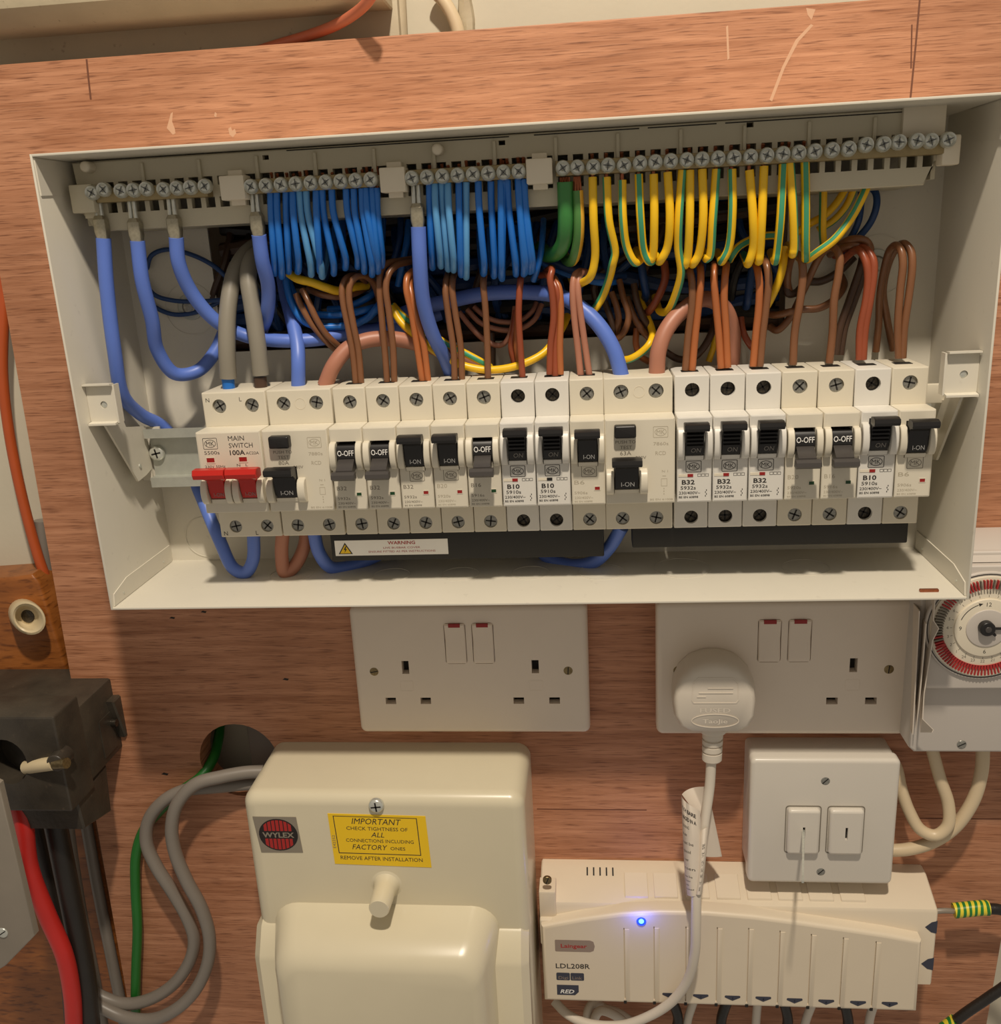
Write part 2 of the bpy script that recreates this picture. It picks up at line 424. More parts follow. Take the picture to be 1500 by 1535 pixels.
# painted timber rail on the wall above the board (two steps)
mb = MB(); mb.solid(rrect(-330, 107, 205, 262), WALLD, -26, 1.5, n=2); struct('trim_1', mb, W['beam'])
mb = MB(); mb.ext([(WALLD, 255), (-2, 255), (10, 262), (13, 276), (8, 292), (WALLD, 300)], -330, 104, .8); struct('trim_2', mb, W['beam2'])
# rough caulked corner bead running up the wall
mb = MB()
rng = random.Random(3)
ringsl = []
for k in range(26):
    z = 215+k*5.0; w = 4.2+rng.uniform(-.7, .7); x = 142+rng.uniform(-.6, .6)
    ringsl.append(([(x-w, WALLD-1), (x+w, WALLD-1), (x+w*.7, WALLD+3.4+rng.uniform(-.8, .8)), (x, WALLD+4.6+rng.uniform(-1, 1)), (x-w*.7, WALLD+3+rng.uniform(-.8, .8))], z))
mb.rings(ringsl, 'z'); struct('trim_3', mb, W['beam2'])

# ---- plywood board with a round cable hole and the opening behind the enclosure
board = thing('plywood_board', 'large red-brown plywood backboard carrying all the switchgear', 'board', (-137, 0, -520))
OPEN = rrect(-5, 312, 78, 150, 3)
mb = MB(); mb.solid([(-131, 237.5), (-143.5, -400), (-147, -520), (455, -520), (461.5, -372), (487, 237.5)], -18, 0, .6,
                    holes=[circ(-31.5, -190.5, 27, 32), rrect(-14, 321, 70, 158, 3)], n=2)
bo = part('panel', mb, W['ply'], board)
mb = MB()
for pts, w in ((((-60, 237), (-60.6, 228), (-61.2, 217)), .5), (((372, 237), (371.5, 215), (370.5, 185)), .45), (((369, 225), (370, 205)), .35)):
    mb = MB(); mb.solid([(a[0]-w, a[1]) for a in pts]+[(a[0]+w, a[1]) for a in pts[::-1]], -.02, .12); part('pencil_line', mb, W['pencil'], board)
for pts in ([(250, 192), (256, 170), (259, 168), (258, 182), (262, 193), (263, 200), (259, 202)], [(342, 193), (346, 190), (348, 196), (352, 193), (354, 200), (349, 206), (344, 202)], [(322, 168), (325, 170), (324, 176), (321, 174)],
            [(1153, 150), (1172, 100), (1192, 60), (1215, 36), (1219, 38), (1197, 62), (1176, 102), (1157, 152)], [(1088, 40), (1091, 38), (1093, 88), (1090, 90)], [(1208, 12), (1222, 14), (1216, 30), (1210, 22)]):
    mb = MB(); mb.solid([(at(u, v, 0)[0], at(u, v, 0)[2]) for u, v in pts], -.02, .08); part('paint_scuff', mb, W['stain'], board)
for (u, v, r) in ((428, 1018, 1.3), (258, 926, 1.2), (305, 917, 1.2), (247, 1160, 1.6)):
    x, _, z = at(u, v, 0)
    mb = MB(); mb.solid([(x-r*1.6, z-.3), (x+r, z-r*.7), (x+r*1.7, z+.2), (x-r*.4, z+r*.6)], -.02, .1); part('nick', mb, W['dark'], board)
for (x0, x1, z) in ((165, 236, -225.4), (398, 463, -229.5)):
    mb = MB(); mb.box(x0, x1, -.02, .1, z-.35, z+.35); part('seam_shadow_line', mb, W['pencil'], board)  # real board seam, with the edge of the enclosure's shadow painted into it

# ---- the varnished block and fittings on the left of the board
blk = solo('timber_block', MB().solid([(-330, -72), (-172, -64), (-160, -62), (-156, -68), (-149, -130), (-149, -520), (-330, -520)], WALLD, -14, 2.5, n=3), W['block'],
           'varnished orange-brown timber block at the lower left beside the board', 'timber')
rg = thing('insulator_ring', 'round ivory recessed fitting screwed to the varnished timber block', 'fitting', at(45, 922, -14))
cx, _, cz = at(43, 923, -8)
mb = MB(); R = []
for r, d in ((11.6, -14), (12.2, -11), (12.2, -2), (11.6, 0.6), (10.2, 1), (8.8, 0), (7.4, -5), (5.6, -7)): R.append((circ(cx+(d+6)*.8, cz+(d+6)*.28, r, 28), d))
mb.rings(R, cap1=True); part('body', mb, W['ivory'], rg)
mb = MB(); mb.cyl((cx, cz), 4.6, -11, -6.4, 16, .6); part('screw', mb, W['darkscrew'], rg)

# ================================================================ ENCLOSURE
BX0, BX1, BZ0, BZ1, BD = -56.1, 390.8, -50, 182.8, 79.1
enc = thing('distribution_enclosure', 'wide open cream steel consumer unit enclosure without its lid', 'enclosure', (BX0, 0, BZ0))
bp_ = thing  # noqa
kn = [circ(x, z, 11, 24) for x, z in ()]
mb = MB(); mb.solid(rrect(BX0, BX1, BZ0, BZ1), 0.05, 1.4, 0, holes=[OPEN]); part('back_panel', mb, W['steel'], enc)
t = 1.2
mb = MB(); mb.solid(rrect(BX0, BX0+t, BZ0, BZ1), 0.1, BD, .35, n=2); part('side_wall', mb, W['steel'], enc)
mb = MB(); mb.solid(rrect(BX1-t, BX1, BZ0, BZ1), 0.1, BD, .35, n=2); part('side_wall', mb, W['steel'], enc)
mb = MB(); mb.solid(rrect(BX0+t, BX1-t, BZ1-t, BZ1), 0.1, BD, .35, n=2); part('top_wall', mb, W['steel'], enc)
mb = MB(); mb.solid(rrect(BX0+t, BX1-t, BZ0, BZ0+t), 0.1, BD, .35, n=2)
bw = part('bottom_wall', mb, W['steel'], enc)
# pressed knockout outlines on the back panel and floor
for (u, v, r) in ((308, 805, 13), (285, 463, 15), (1316, 398, 16)):
    x, _, z = at(u, v, 1.5)
    mb = MB(); mb.frame(circ(x, z, r, 30), circ(x, z, r-.6, 30), 1.3, 1.75); part('knockout_ring', mb, W['steel'], enc)
for (x, d, rx, rd) in ((30, 30, 13, 13), (90, 34, 11, 11), (130, 34, 11, 11), (170, 34, 11, 11), (210, 34, 13, 13), (255, 30, 16, 16), (322, 32, 13, 13)):
    mb = MB(); o = circ(x, d, rx, 30); i = circ(x, d, rx-.5, 30)
    mb.solid(o, BZ0+t-.1, BZ0+t+.25, 0, holes=[i], ax='z'); part('knockout_ring', mb, W['steel'], enc)
# fixing screws through the back panel
def pan_head(mb, x, z, d, r, h, n=20): mb.cyl((x, z), r, d, d+h, n, h*.6)
def cross(x, z, d, r, w, ang=0):
    m = MB(); c, s = math.cos(ang), math.sin(ang)
    for a in (0, PI/2):
        ca, sa = math.cos(ang+a), math.sin(ang+a)
        q = [(-r, -w), (r, -w), (r, w), (-r, w)]
        m.solid([(x+p[0]*ca-p[1]*sa, z+p[0]*sa+p[1]*ca) for p in q], d-.05, d+.06)
    return m
for u, v in ((285, 460), (1313, 395)):
    x, _, z = at(u, v, 2)
    mb = MB(); mb.cyl((x, z), 7.5, 1.4, 2.2, 24, .3); w_ = part('washer', mb, W['galv'], enc)
    mb = MB(); pan_head(mb, x, z, 2.2, 4.2, 2.4); part('screw_head', mb, W['screw'], w_)
    part('screw_slot', cross(x, z, 4.5, 2.6, .5, .6), W['dark'], w_)
# corner flanges on the side walls, floor level and top level
for sx in (0, 1):
    X = BX0+t if sx == 0 else BX1-t
    q = [(4, -38), (60, -38), (76, -42), (77.5, -48.5), (4, -48.5)]
    mb = MB(); mb.rings([(ccw(q), X-.1 if sx == 0 else X+.1), (ccw(q), X+.6 if sx == 0 else X-.6)], 'x'); cf = part('corner_flange', mb, W['steel'], enc)
    for dd in (15, 66):
        mb = MB(); mb.cyl((dd, -45), .7, X, X+(.9 if sx == 0 else -.9), 10, ax='x'); part('rivet', mb, W['zinc'], cf)
    q = [(30, 181), (78, 181), (77.5, 164), (40, 166)]
    mb = MB(); mb.rings([(ccw(q), X-.1 if sx == 0 else X+.1), (ccw(q), X+.5 if sx == 0 else X-.5)], 'x'); part('corner_flange', mb, W['steel'], enc)
# lid fixing tabs and the rail arms behind them
for sx in (0, 1):
    X = BX0+t if sx == 0 else BX1-t; s = 1 if sx == 0 else -1
    x0, x1 = (X, X+15.5) if sx == 0 else (X-15.5, X)
    mb = MB(); xm = (x0+x1)/2
    mb.solid(rrect(x0, x1, 51, 71, 1.2), 67, 68.2, .3, holes=[circ(xm+1, 60.5, 1.9, 14)], n=1)
    # turned edges
    mb.ext([(67, 70), (68, 70), (71.4, 70.9), (71.4, 71.8), (67, 71.6)], x0+.3, x1-.3)
    mb.ext([(67, 50.4), (71.6, 50.2), (71.6, 51.2), (68, 51.8)], x0+.3, x1-.3)
    xe = x1 if sx == 0 else x0
    mb.box(min(xe, xe+s*.9), max(xe, xe+s*.9), 64, 69.5, 51, 71)
    tb = part('lid_tab', mb, W['steel'], enc)
    mb = MB(); mb.cyl((xm+1, 60.5), 1.8, 66.5, 67.6, 14, .3); part('rivet', mb, W['zinc'], tb)
    q = [(66.5, 71), (66.5, 51), (40, 12), (30, 13), (22, 15), (22, 40), (44, 44), (56, 70)]
    X2 = X+s*5.0
    mb = MB(); mb.rings([(ccw(q), X2), (ccw(q), X2+s*1.2)], 'x'); ar = part('rail_arm', mb, W['steel'], enc)
    mb = MB(); mb.cyl((36, 20), 1.1, X2, X2+s*1.8, 12, ax='x'); part('rivet', mb, W['zinc'], ar)
    mb = MB(); mb.box(min(X2, X2+s*8), max(X2, X2+s*8), 18, 19.2, 7, 39); mb.box(min(X, X2+s), max(X, X2+s), 21, 22.4, 8, 38); part('arm_foot', mb, W['steel'], enc)
# DIN rail
rail = thing('mounting_rail', 'galvanised top-hat rail running behind the row of breakers', 'rail', (-48, 20, 5), None)
mb = MB()
prof = [(27, 39.2), (28.2, 39.2), (28.2, 34), (21.4, 34), (21.4, 10.8), (28.2, 10.8), (28.2, 5.2), (27, 5.2), (27, 9.6), (20.2, 9.6), (20.2, 35.2), (27, 35.2)]
mb.ext(prof, -47.5, 383); part('rail_profile', mb, W['galv'], rail)
x, _, z = at(236, 679, 22)
mb = MB(); mb.cyl((x, z), 4.6, 21.3, 24.2, 22, 1.6); part('screw', mb, W['zinc'], rail)
part('screw_slot', cross(x, z, 24.15, 2.8, .5, .2), W['dark'], rail)
mb = MB(); mb.box(372, 391, 40, 41.5, 42, 52, .6); mb.box(385, 391, 30, 42, 40, 42); mb.box(374, 384, 28, 34, 12, 24, .8); part('end_stop', mb, W['cream'], rail)
# loose copper offcut on the enclosure floor
x, d, z = atz(1392, 887, BZ0+t)
solo('copper_offcut', MB().solid(rrect(x-4.6, x+4.6, BZ0+t, BZ0+t+1.5, .4), d-.8, d+.8, .2), W['copper'], 'short straight copper offcut lying on the right end of the enclosure floor', 'offcut')

# ================================================================ TERMINAL CARRIER
car = thing('terminal_carrier', 'long cream plastic comb carrier holding the terminal bars under the enclosure top', 'terminal carrier', (-52, 26, 147))
holes = []; PT = 7.385
k = 0
x = -36.0
while x < 366:
    for (za, zb) in ((166.2, 170.4), (155.6, 160.6)):
        holes.append(rrect(x, x+4.9, za, zb))
    x += PT
for u, v in ((398, 236), (752, 214), (1124, 187)):
    a = at(u, v, 50); holes.append(rrect(a[0]-1.6, a[0]+1.6, a[2]-1.1, a[2]+1.1))
mb = MB(); mb.solid([(-50, 156), (-44, 147), (364, 147.5), (368.5, 158), (372, 158), (372, 181.5), (-51.5, 180.5)], 46, 50, .5, holes=holes, n=1)
part('comb_plate', mb, W['carrier'], car)
mb = MB(); mb.ext([(3, 149), (46.5, 150), (46.5, 148), (3, 147)], -44, 364); mb.ext([(3, 181.2), (46.5, 181.2), (46.5, 179.8), (3, 179.8)], -50, 370); part('shelf', mb, W['carrier'], car)
mb = MB(); mb.box(-50, -48, 10, 46, 150, 180); part('end_cheek', mb, W['carrier'], car)
mb = MB(); mb.box(368, 370, 10, 46, 150, 180); part('end_cheek', mb, W['carrier'], car)
x = -36+PT*2.8
k = 0
while x < 360:
    mb = MB(); mb.box(x, x+1.6, 49.8, 51.6, 167.5, 178.5, .3); part('rib', mb, W['carrier'], car); x += PT*4
# slits along the top seam
mb = MB()
for a, b in ((60, 170), (182, 232), (236, 268), (272, 352)): mb.box(a, b, 50.0, 50.15, 179.8, 180.3)
part('seam_slit', mb, W['dark'], car)
# retaining clips and end blocks
for u, v in ((348, 281), (588, 269), (808, 256)):
    a = at(u, v, 60); x, z = a[0], a[2]
    mb = MB(); mb.box(x-6.2, x+6.2, 50, 60.5, z-5.8, z+5.6, .6); mb.box(x-3.6, x+3.6, 50, 54, z-8.2, z+8.4, .3); part('retaining_clip', mb, W['clip'], car)
mb = MB(); mb.box(-50.5, -38.5, 49, 59, 156, 169.5, .6); mb.box(-47, -38.5, 48, 54, 153.4, 157, .4); part('end_block', mb, W['carrier'], car)
mb = MB(); mb.box(369, 377, 49, 57, 155.5, 168.5, .8); mb.box(352, 371, 49.8, 52.5, 168.5, 182, .4); part('end_block', mb, W['clip'], car)
for u, v in ((655, 224), (127, 250)):
    a = at(u, v, 56)
    mb = MB(); mb.cyl((a[0], a[2]), 2.7, 49.8, 57, 18, 1.4); part('peg', mb, W['clip'], car)

def hexring(x, z, r): return circ(x, z, r, 18)
def term_bar(name, label, us, xa, xb, z):
    bt = thing(name, label, 'terminal bar', (xa, 50, z-3.3))
    mb = MB(); mb.box(xa, xb, 50.05, 57, z-3.4, z+3.4, .5); part('bar', mb, W['brass'], bt)
    rr = random.Random(int(xa))
    for u, v in us:
        a = at(u, v, 59); x, zz = a[0], a[2]
        mb = MB(); mb.rings([(hexring(x, zz, 3.5), 56.9), (hexring(x, zz, 3.65), 59.0), (hexring(x, zz, 3.2), 60.3), (hexring(x, zz, 2.5), 59.5), (hexring(x, zz, 1.6), 59.9), (hexring(x, zz, .5), 59.2)]); mb.sharp = 25
        s_ = part('terminal_screw', mb, W['zinc'], bt)
        part('screw_cross', cross(x, zz, 59.85, 2.2, .24, rr.uniform(0, 1.5)), W['slotgrey'], s_)
    return bt
b1 = [(138, 289), (155, 284), (181, 286), (200, 285), (219, 283), (245, 284), (265, 282), (285, 281), (307, 279)]
b2 = [(376+i*22.4, 279.5-i*1.3) for i in range(9)]
b3 = [(617+i*22.9, 267-i*1.45) for i in range(8)]
b4u = [843.6, 865, 889, 911, 935, 959, 982, 1005, 1029, 1052, 1076, 1100, 1124.5, 1149, 1173, 1197, 1221, 1247, 1272, 1298, 1324, 1347, 1374, 1395, 1421]
b4v = [252, 251, 250, 248, 248, 244.5, 243, 241.5, 240, 239, 237.5, 236.5, 235, 233, 231, 229, 227, 225, 223, 217, 216, 213, 211, 211, 209.5]
term_bar('neutral_bar', 'short brass neutral bar at the far left with nine silver screws', b1, -38.2, 20, 163.8)
term_bar('neutral_bar', 'brass neutral bar between the first two clips, above the left bunch of blue wires', b2, 38.5, 101.5, 163.8)
term_bar('neutral_bar', 'brass neutral bar between the middle and right clips, above the right bunch of blue wires', b3, 117, 178.5, 163.8)
term_bar('earth_bar', 'long brass earth bar on the right with twenty-five silver screws', list(zip(b4u, b4v)), 192, 370, 163.8)

# ================================================================ BREAKERS
P = 17.7; WM = 17.5
ND, SD, NH = 67.5, 52.8, 44.2
def modbody(w, wells, notch, depth=46, r=3.9):
    mb = MB(); x0, x1 = .1, w-.1
    mb.solid(rrect(x0, x1, NH-.5, 62.6, .6, 2), 22, SD, .7, holes=[circ(c, 54.9, r, 18) for c in wells], hd=depth, n=2, floor=False)
    mb.solid(rrect(x0, x1, -18.3, .5, .6, 2), 22, SD, .7, holes=[circ(c, -12.3, r-.2, 18) for c in wells], hd=depth, n=2, floor=False)
    mb.solid(rrect(x0, x1, 0, NH, .7, 2), 28.4, ND, .9, holes=notch, hd=ND-9, n=2)
    return mb
def well_screw(par, x, z, dark, ang):
    d = SD-(3.2 if dark else 1.2)
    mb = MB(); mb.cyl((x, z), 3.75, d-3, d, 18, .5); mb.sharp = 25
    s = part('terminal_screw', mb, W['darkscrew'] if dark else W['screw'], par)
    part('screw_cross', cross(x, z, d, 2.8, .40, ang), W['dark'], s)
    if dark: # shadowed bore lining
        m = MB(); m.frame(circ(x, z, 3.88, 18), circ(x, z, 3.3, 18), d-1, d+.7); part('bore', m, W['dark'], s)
def toggle(par, xa, xb, z0, mats, on=True, ribs=False, h=15):
    """rocker between xa..xb, opening bottom z0; lever up when on"""
    xm0, xm1 = xa, xb
    m = MB()
    if on:
        m.ext([(59, z0-.2), (68.6, z0), (70.4, z0+4), (70.8, z0+8), (71.4, z0+11), (75, z0+13.4), (80, z0+14.4), (80, z0+16.4), (72, z0+16.4), (66, z0+14.5), (59, z0+14.5)], xm0, xm1, .15)
        b = part('rocker', m, mats[0], par)
        m = MB(); m.ext([(74.5, z0+13.9), (78, z0+13.5), (80.6, z0+14.0), (81.3, z0+15.4), (80.9, z0+17.2), (78.5, z0+18.0), (74, z0+17.6)], xm0-1.5, xm1+1.5, .35)
        part('lever_bar', m, mats[1], b)
        if ribs:
            m = MB()
            for q in range(4): m.ext([(70.4+q*.35, z0+4.6+q*2), (71.5+q*.5, z0+5.1+q*2), (70.6+q*.4, z0+5.6+q*2)], xm0+.5, xm1-.5)
            part('grip_rib', m, mats[1], b)
    else:
        m = MB(); m.ext([(59, z0+13.2), (68.6, z0+12.6), (69.9, z0+11), (70.3, z0+6.2), (69, z0+4), (59, z0+3)], xm0, xm1, .15)
        b = part('rocker', m, mats[0], par)
        m = MB(); m.ext([(66, z0+5.8), (70.2, z0+5.8), (77, z0+1.4), (77, z0-3), (70, z0-.2), (66, z0)], xm0+.5, xm1-.5, .15); part('lever_face', m, W['grey'], b)  # lowered black lever coloured grey, as it looks when lit
        m = MB(); m.ext([(76, z0+.8), (79, z0+1.0), (80.6, z0-.2), (81, z0-2.2), (79.4, z0-3.4), (75.6, z0-3)], xm0-1.3, xm1+1.3, .3); part('lever_bar', m, W['grey'], b)
    return b
def cheeks(par, spans, z0, m_, z1=None):
    z1 = z1 or z0+14.6
    for xa, xb in spans:
        m = MB(); pr = []
        for k in range(9):
            a = PI*k/8; pr.append((ND-.2+5.2*math.sin(a)**.7, (z0+z1)/2+(z1-z0)/2*math.cos(a)))
        pr.append((ND-2, z0)); pr.append((ND-2, z1))
        pr = [(ND-2, z1)]+[(p[0], p[1]) for p in pr[:9]]+[(ND-2, z0)]
        m.ext(pr, xa, xb, .35); part('cheek', m, m_, par)
def logo(mb, x, z, s=1.0, thin=.32):
    w, h = 3.9*s, 3.0*s; d0, d1 = ND-.02, ND+.05
    mb.frame(rrect(x-w, x+w, z-h, z+h, .5, 2), rrect(x-w+thin, x+w-thin, z-h+thin, z+h-thin, .3, 2), d0, d1)
    mb.frame(circ(x, z, 3.1*s, 20, 2.1*s), circ(x, z, 3.1*s-thin, 20, 2.1*s-thin), d0, d1)
    mb.text('MK', x, z-1.15*s, d1, 2.3*s, 4.3*s, 'C')
def breaker(idx, kind, on, rating, code, label, flag):
    """kind 'old' or 'new'"""
    o = thing('circuit_breaker', label, 'breaker', (idx*P+.6, 22, 0))
    X = idx*P+.6; new = kind == 'new'
    body = W['white'] if new else W['cream']
    xa, xb = (4.2, 13.2) if new else (4.0, 13.6)
    z0 = 25.2 if new else 23.4
    nt = [rrect(X+xa-.3, X+xb+.3, z0-3 if on else z0+1, z0+15.4 if on else z0+13.6)]
    mb = modbody(WM, [8.9], nt)
    # geometry is authored locally, so shift the solids (holes for the toggle are already absolute)
    mb2 = MB(); x0, x1 = X+.1, X+WM
    wr = 3.7
    mb2.solid(rrect(x0, x1, NH-.5, 62.6, .6, 2), 22, SD, .7, holes=[circ(X+9.0, 54.9, wr, 18)], hd=45, n=2)
    mb2.solid(rrect(x0, x1, -18.3, .5, .6, 2), 22, SD-.4, .7, holes=[circ(X+9.0, -12.3, wr-.1, 18)], hd=45, n=2)
    mb2.solid(rrect(x0, x1, 0, NH, .7, 2), 28.4, ND, .9, holes=nt, hd=ND-9, n=2)
    bd = part('body', mb2, body, o)
    rr = random.Random(idx)
    dark = new
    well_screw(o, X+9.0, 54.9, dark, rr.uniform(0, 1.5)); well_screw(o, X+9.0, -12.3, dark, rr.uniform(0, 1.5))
    # wire entry slot on the top face
    m = MB(); m.solid(rrect(X+4.6, X+13.4, 35, 42, .6, 2), 62.4, 62.75, 0, ax='z'); part('entry_slot', m, W['dark'], bd)
    toggle(o, X+xa, X+xb, z0 if on else z0-1, (W['black'], W['black']), on, ribs=new)
    cheeks(o, ((X+.35, X+3.6), (X+xb+.5, X+WM-.3)), z0-3 if new else z0-1.6, body, z0+13.6)
    pr = MB(); fr = MB()
    if on:
        m = MB(); m.text('ON' if new else 'I-ON', X+(xa+xb)/2+.6, z0+1.4, 70.2, 2.3 if not new else 2.2, 5.6 if not new else 5.0, 'C', shear=.15 if new else 0); part('lever_print', m, W['wprint'] if not new else W['greyprint'], o)
        m = MB(); m.ext([(ND-.3, z0-3.0), (ND+.5, z0-2.8), (ND+1.2, z0-.7), (ND-.5, z0-.4)], X+xa, X+xb); part('sill', m, body, bd)
    else:
        m = MB(); m.text('O-OFF', X+(xa+xb)/2, z0+6.6, 70.5, 2.9, 8.6, 'C', bold=.01); part('lever_print', m, W['wprint'], o)
    tgt = MB(); lg = MB()
    if new:
        logo(lg, X+8.4, 18.8, 1.0); lm = W['print']
        tgt.text(rating, X+2.6, 9.6, ND+.05, 2.3, 6.4, bold=.03); tgt.text(code, X+2.0, 6.9, ND+.05, 1.8, 7.6, bold=.012)
        tgt.text('230/400V~', X+1.2, 4.4, ND+.05, 1.5, 10.6, bold=.012); tgt.text('BS EN 60898', X+1.2, 2.4, ND+.05, 1.1, 9.6, bold=.02)
        for q in range(4): tgt.box(X+14.2+(q % 2)*.5, X+14.6+(q % 2)*.5, ND-.02, ND+.05, 3+q*1.0, 3.8+q*1.0)
        for q in range(3): tgt.frame(rrect(X+10.4+q*1.9, X+12.1+q*1.9, 13.5, 15.0), rrect(X+10.6+q*1.9, X+11.9+q*1.9, 13.7, 14.8), ND-.02, ND+.05)
        m = MB(); m.box(X+.9, X+5.4, ND-.05, ND+.2, 13.6, 14.9); part('window', m, W['clip'], o)
        m = MB(); m.box(X+5.4, X+8.2, ND-.05, ND+.25, 13.5, 15.0); part('indicator', m, W[flag], o)
    else:
        if on: logo(fr, X+9.2, 17.8, 1.0, .28)
        (tgt if rating == 'B32' and not on else tgt).text(rating, X+1.6, 11.0, ND+.05, 2.1, 5.2)
        tgt.text(code, X+1.6, 5.8, ND+.05, 1.5, 6.6); tgt.text('230/400V~', X+1.6, 3.3, ND+.05, 1.3, 9.4); tgt.text('BS EN 60898', X+1.6, 1.5, ND+.05, .9, 9)
        m = MB(); m.frame(rrect(X+11.6, X+14.8, 7.6, 9.9), rrect(X+12.0, X+14.5, 7.9, 9.6), ND-.05, ND+.2); part('window', m, body, o)
        m = MB(); m.box(X+12.0, X+14.5, ND-.05, ND+.12, 7.9, 9.6); part('indicator', m, W[flag], o)
    part('lettering', tgt, W['print'] if new else (W['mid'] if idx in (4, 5, 6, 8) else W['faint']), o)
    if fr.v: part('logo', fr, W['mid'], o)
    if lg.v: part('logo', lg, W['print'], o)
    return o
def hdl(name, X, xa, xb, z0, o, m1, m2, full=False):
    b = toggle(o, X+xa, X+xb, z0, (m1, m2), True)
    return b
BR = [(4, 'old', False, 'B32', '5932s', 'old cream breaker marked B32, off, directly right of the 80A switch', 'greenflag'),
      (5, 'old', False, 'B32', '5932s', 'old cream breaker marked B32, off, second right of the 80A switch', 'greenflag'),
      (6, 'old', True, 'B32', '5932s', 'old cream breaker marked B32, switched on, the only old B32 that is on', 'redflag'),
      (7, 'old', True, 'B20', '5920s', 'old cream breaker marked B20, switched on', 'redflag'),
      (8, 'old', False, 'B16', '5916s', 'old cream off B16 breaker, left of the two new white B10 breakers', 'greenflag'),
      (9, 'new', True, 'B10', '5910s', 'new white B10 breaker with red flag, left one of the adjacent pair', 'redflag'),
      (10, 'new', True, 'B10', '5910s', 'new white B10 breaker with black flag, right one of the adjacent pair', 'black'),
      (11, 'old', True, 'B6', '5906s', 'old cream breaker marked B6, on, immediately left of the 63A residual switch', 'redflag'),
      (14, 'new', True, 'B32', '5932s', 'new white breaker marked B32, on, immediately right of the 63A residual switch', 'redflag'),
      (15, 'new', True, 'B32', '5932s', 'new white breaker marked B32, on, middle one of three alike', 'redflag'),
      (16, 'new', True, 'B32', '5932s', 'new white breaker marked B32, on, rightmost of three alike, left of the B20', 'redflag'),
      (17, 'old', False, 'B20', '5920s', 'old cream breaker marked B20, switched off, in the right group', 'greenflag'),
      (18, 'old', False, 'B16', '5916s', 'old cream breaker marked B16, switched off, left of the lone new white B10', 'greenflag'),
      (19, 'new', True, 'B10', '5910s', 'new white breaker marked B10, second from the right end of the row', 'redflag'),
      (20, 'old', True, 'B6', '5906s', 'old cream breaker marked B6, on, last at the right end of the row', 'redflag')]
for b in BR: breaker(*b)

def rcd(idx, amps, label, code):
    X = idx*P+.3; w = 2*P-.4
    o = thing('residual_current_switch', label, 'switch', (X, 22, 0))
    mb = MB(); x0, x1 = X+.1, X+w
    cs = [X+8.9, X+26.6]
    mb.solid(rrect(x0, x1, NH-.5, 62.6, .6, 2), 22, SD, .7, holes=[circ(c, 55.2, 3.8, 18) for c in cs], hd=45, n=2)
    mb.solid(rrect(x0, x1, -18.3, .5, .6, 2), 22, SD-.4, .7, holes=[circ(c, -12.2, 3.6, 18) for c in cs], hd=45, n=2)
    nt = [rrect(X+4.4, X+17.0, 6.0, 24.6)]
    mb.solid(rrect(x0, x1, 0, NH, .7, 2), 28.4, ND, .9, holes=nt, hd=ND-9, n=2)
    bd = part('body', mb, W['cream'], o)
    for c in cs:
        well_screw(o, c, 55.2, False, .3+c); well_screw(o, c, -12.2, False, .8+c)
    m = MB(); m.frame(circ(X+18, 55, 3, 20), circ(X+18, 55, 2.75, 20), SD-.05, SD+.12); part('blank_ring', m, W['clip'], bd)
    m = MB(); m.solid(rrect(X+4.8, X+15.6, 35, 41.4, 1), ND-.2, 72, 1.0, n=3); tb = part('test_button', m, W['black'], o)
    m = MB(); m.frame(rrect(X+9.0, X+11.6, 36.8, 39.4, .3, 2), rrect(X+9.2, X+11.4, 37, 39.2, .2, 2), 71.9, 72.08); part('button_mark', m, W['dark'], tb)
    toggle(o, X+4.8, X+16.6, 8.4, (W['black'], W['black']), True)
    cheeks(o, ((X+.5, X+4.2), (X+17.2, X+21.2)), 5.2, W['cream'], 18.6)
    m = MB(); m.text('I-ON', X+11.2, 10, 70.3, 2.4, 6.6, 'C'); part('lever_print', m, W['wprint'], o)
    m = MB(); m.ext([(ND-.3, 5.6), (ND+.5, 5.8), (ND+1.2, 7.9), (ND-.5, 8.2)], X+4.6, X+16.9); part('sill', m, W['cream'], bd)
    l = MB(); logo(l, X+27.8, 37, .95, .25)
    l.text(code, X+24.2, 30.2, ND+.05, 1.7, 7.4); l.text('RCD', X+25.2, 25.2, ND+.05, 2.0, 5.2)
    l.text('BS EN 61008', X+22.4, 1.6, ND+.05, 1.0, 11.4)
    # small wiring symbol
    l.frame(rrect(X+28, X+31, 9, 13), rrect(X+28.2, X+30.8, 9.2, 12.8), ND-.02, ND+.05)
    for q in range(3): l.box(X+29.2, X+29.6, ND-.02, ND+.05, 4.6+q*1.4, 5.3+q*1.4)
    l.box(X+28.6, X+30.4, ND-.02, ND+.05, 14.2, 14.5); l.text('N 1', X+28.4, 16.2, ND+.05, 1.2, 3)
    part('lettering', l, W['faint'], o)
    l = MB(); l.text('PUSH TO', X+5.4, 31.6, ND+.05, 1.6, 10); l.text('TEST', X+7.6, 28.8, ND+.05, 1.7, 6.0); l.text(amps, X+7.6, 25.6, ND+.05, 2.1, 5.6)
    l.text('230V', X+15.4, 23.4, ND+.05, 1.6, 5.2); part('rating_print', l, W['mid'], o)
    return o
rcd(2, '80A', 'two-module residual current switch marked 80A, beside the red main switch', '7880s')
rcd(12, '63A', 'two-module residual current switch with black test button, marked 63A, in the middle of the row', '7860s')

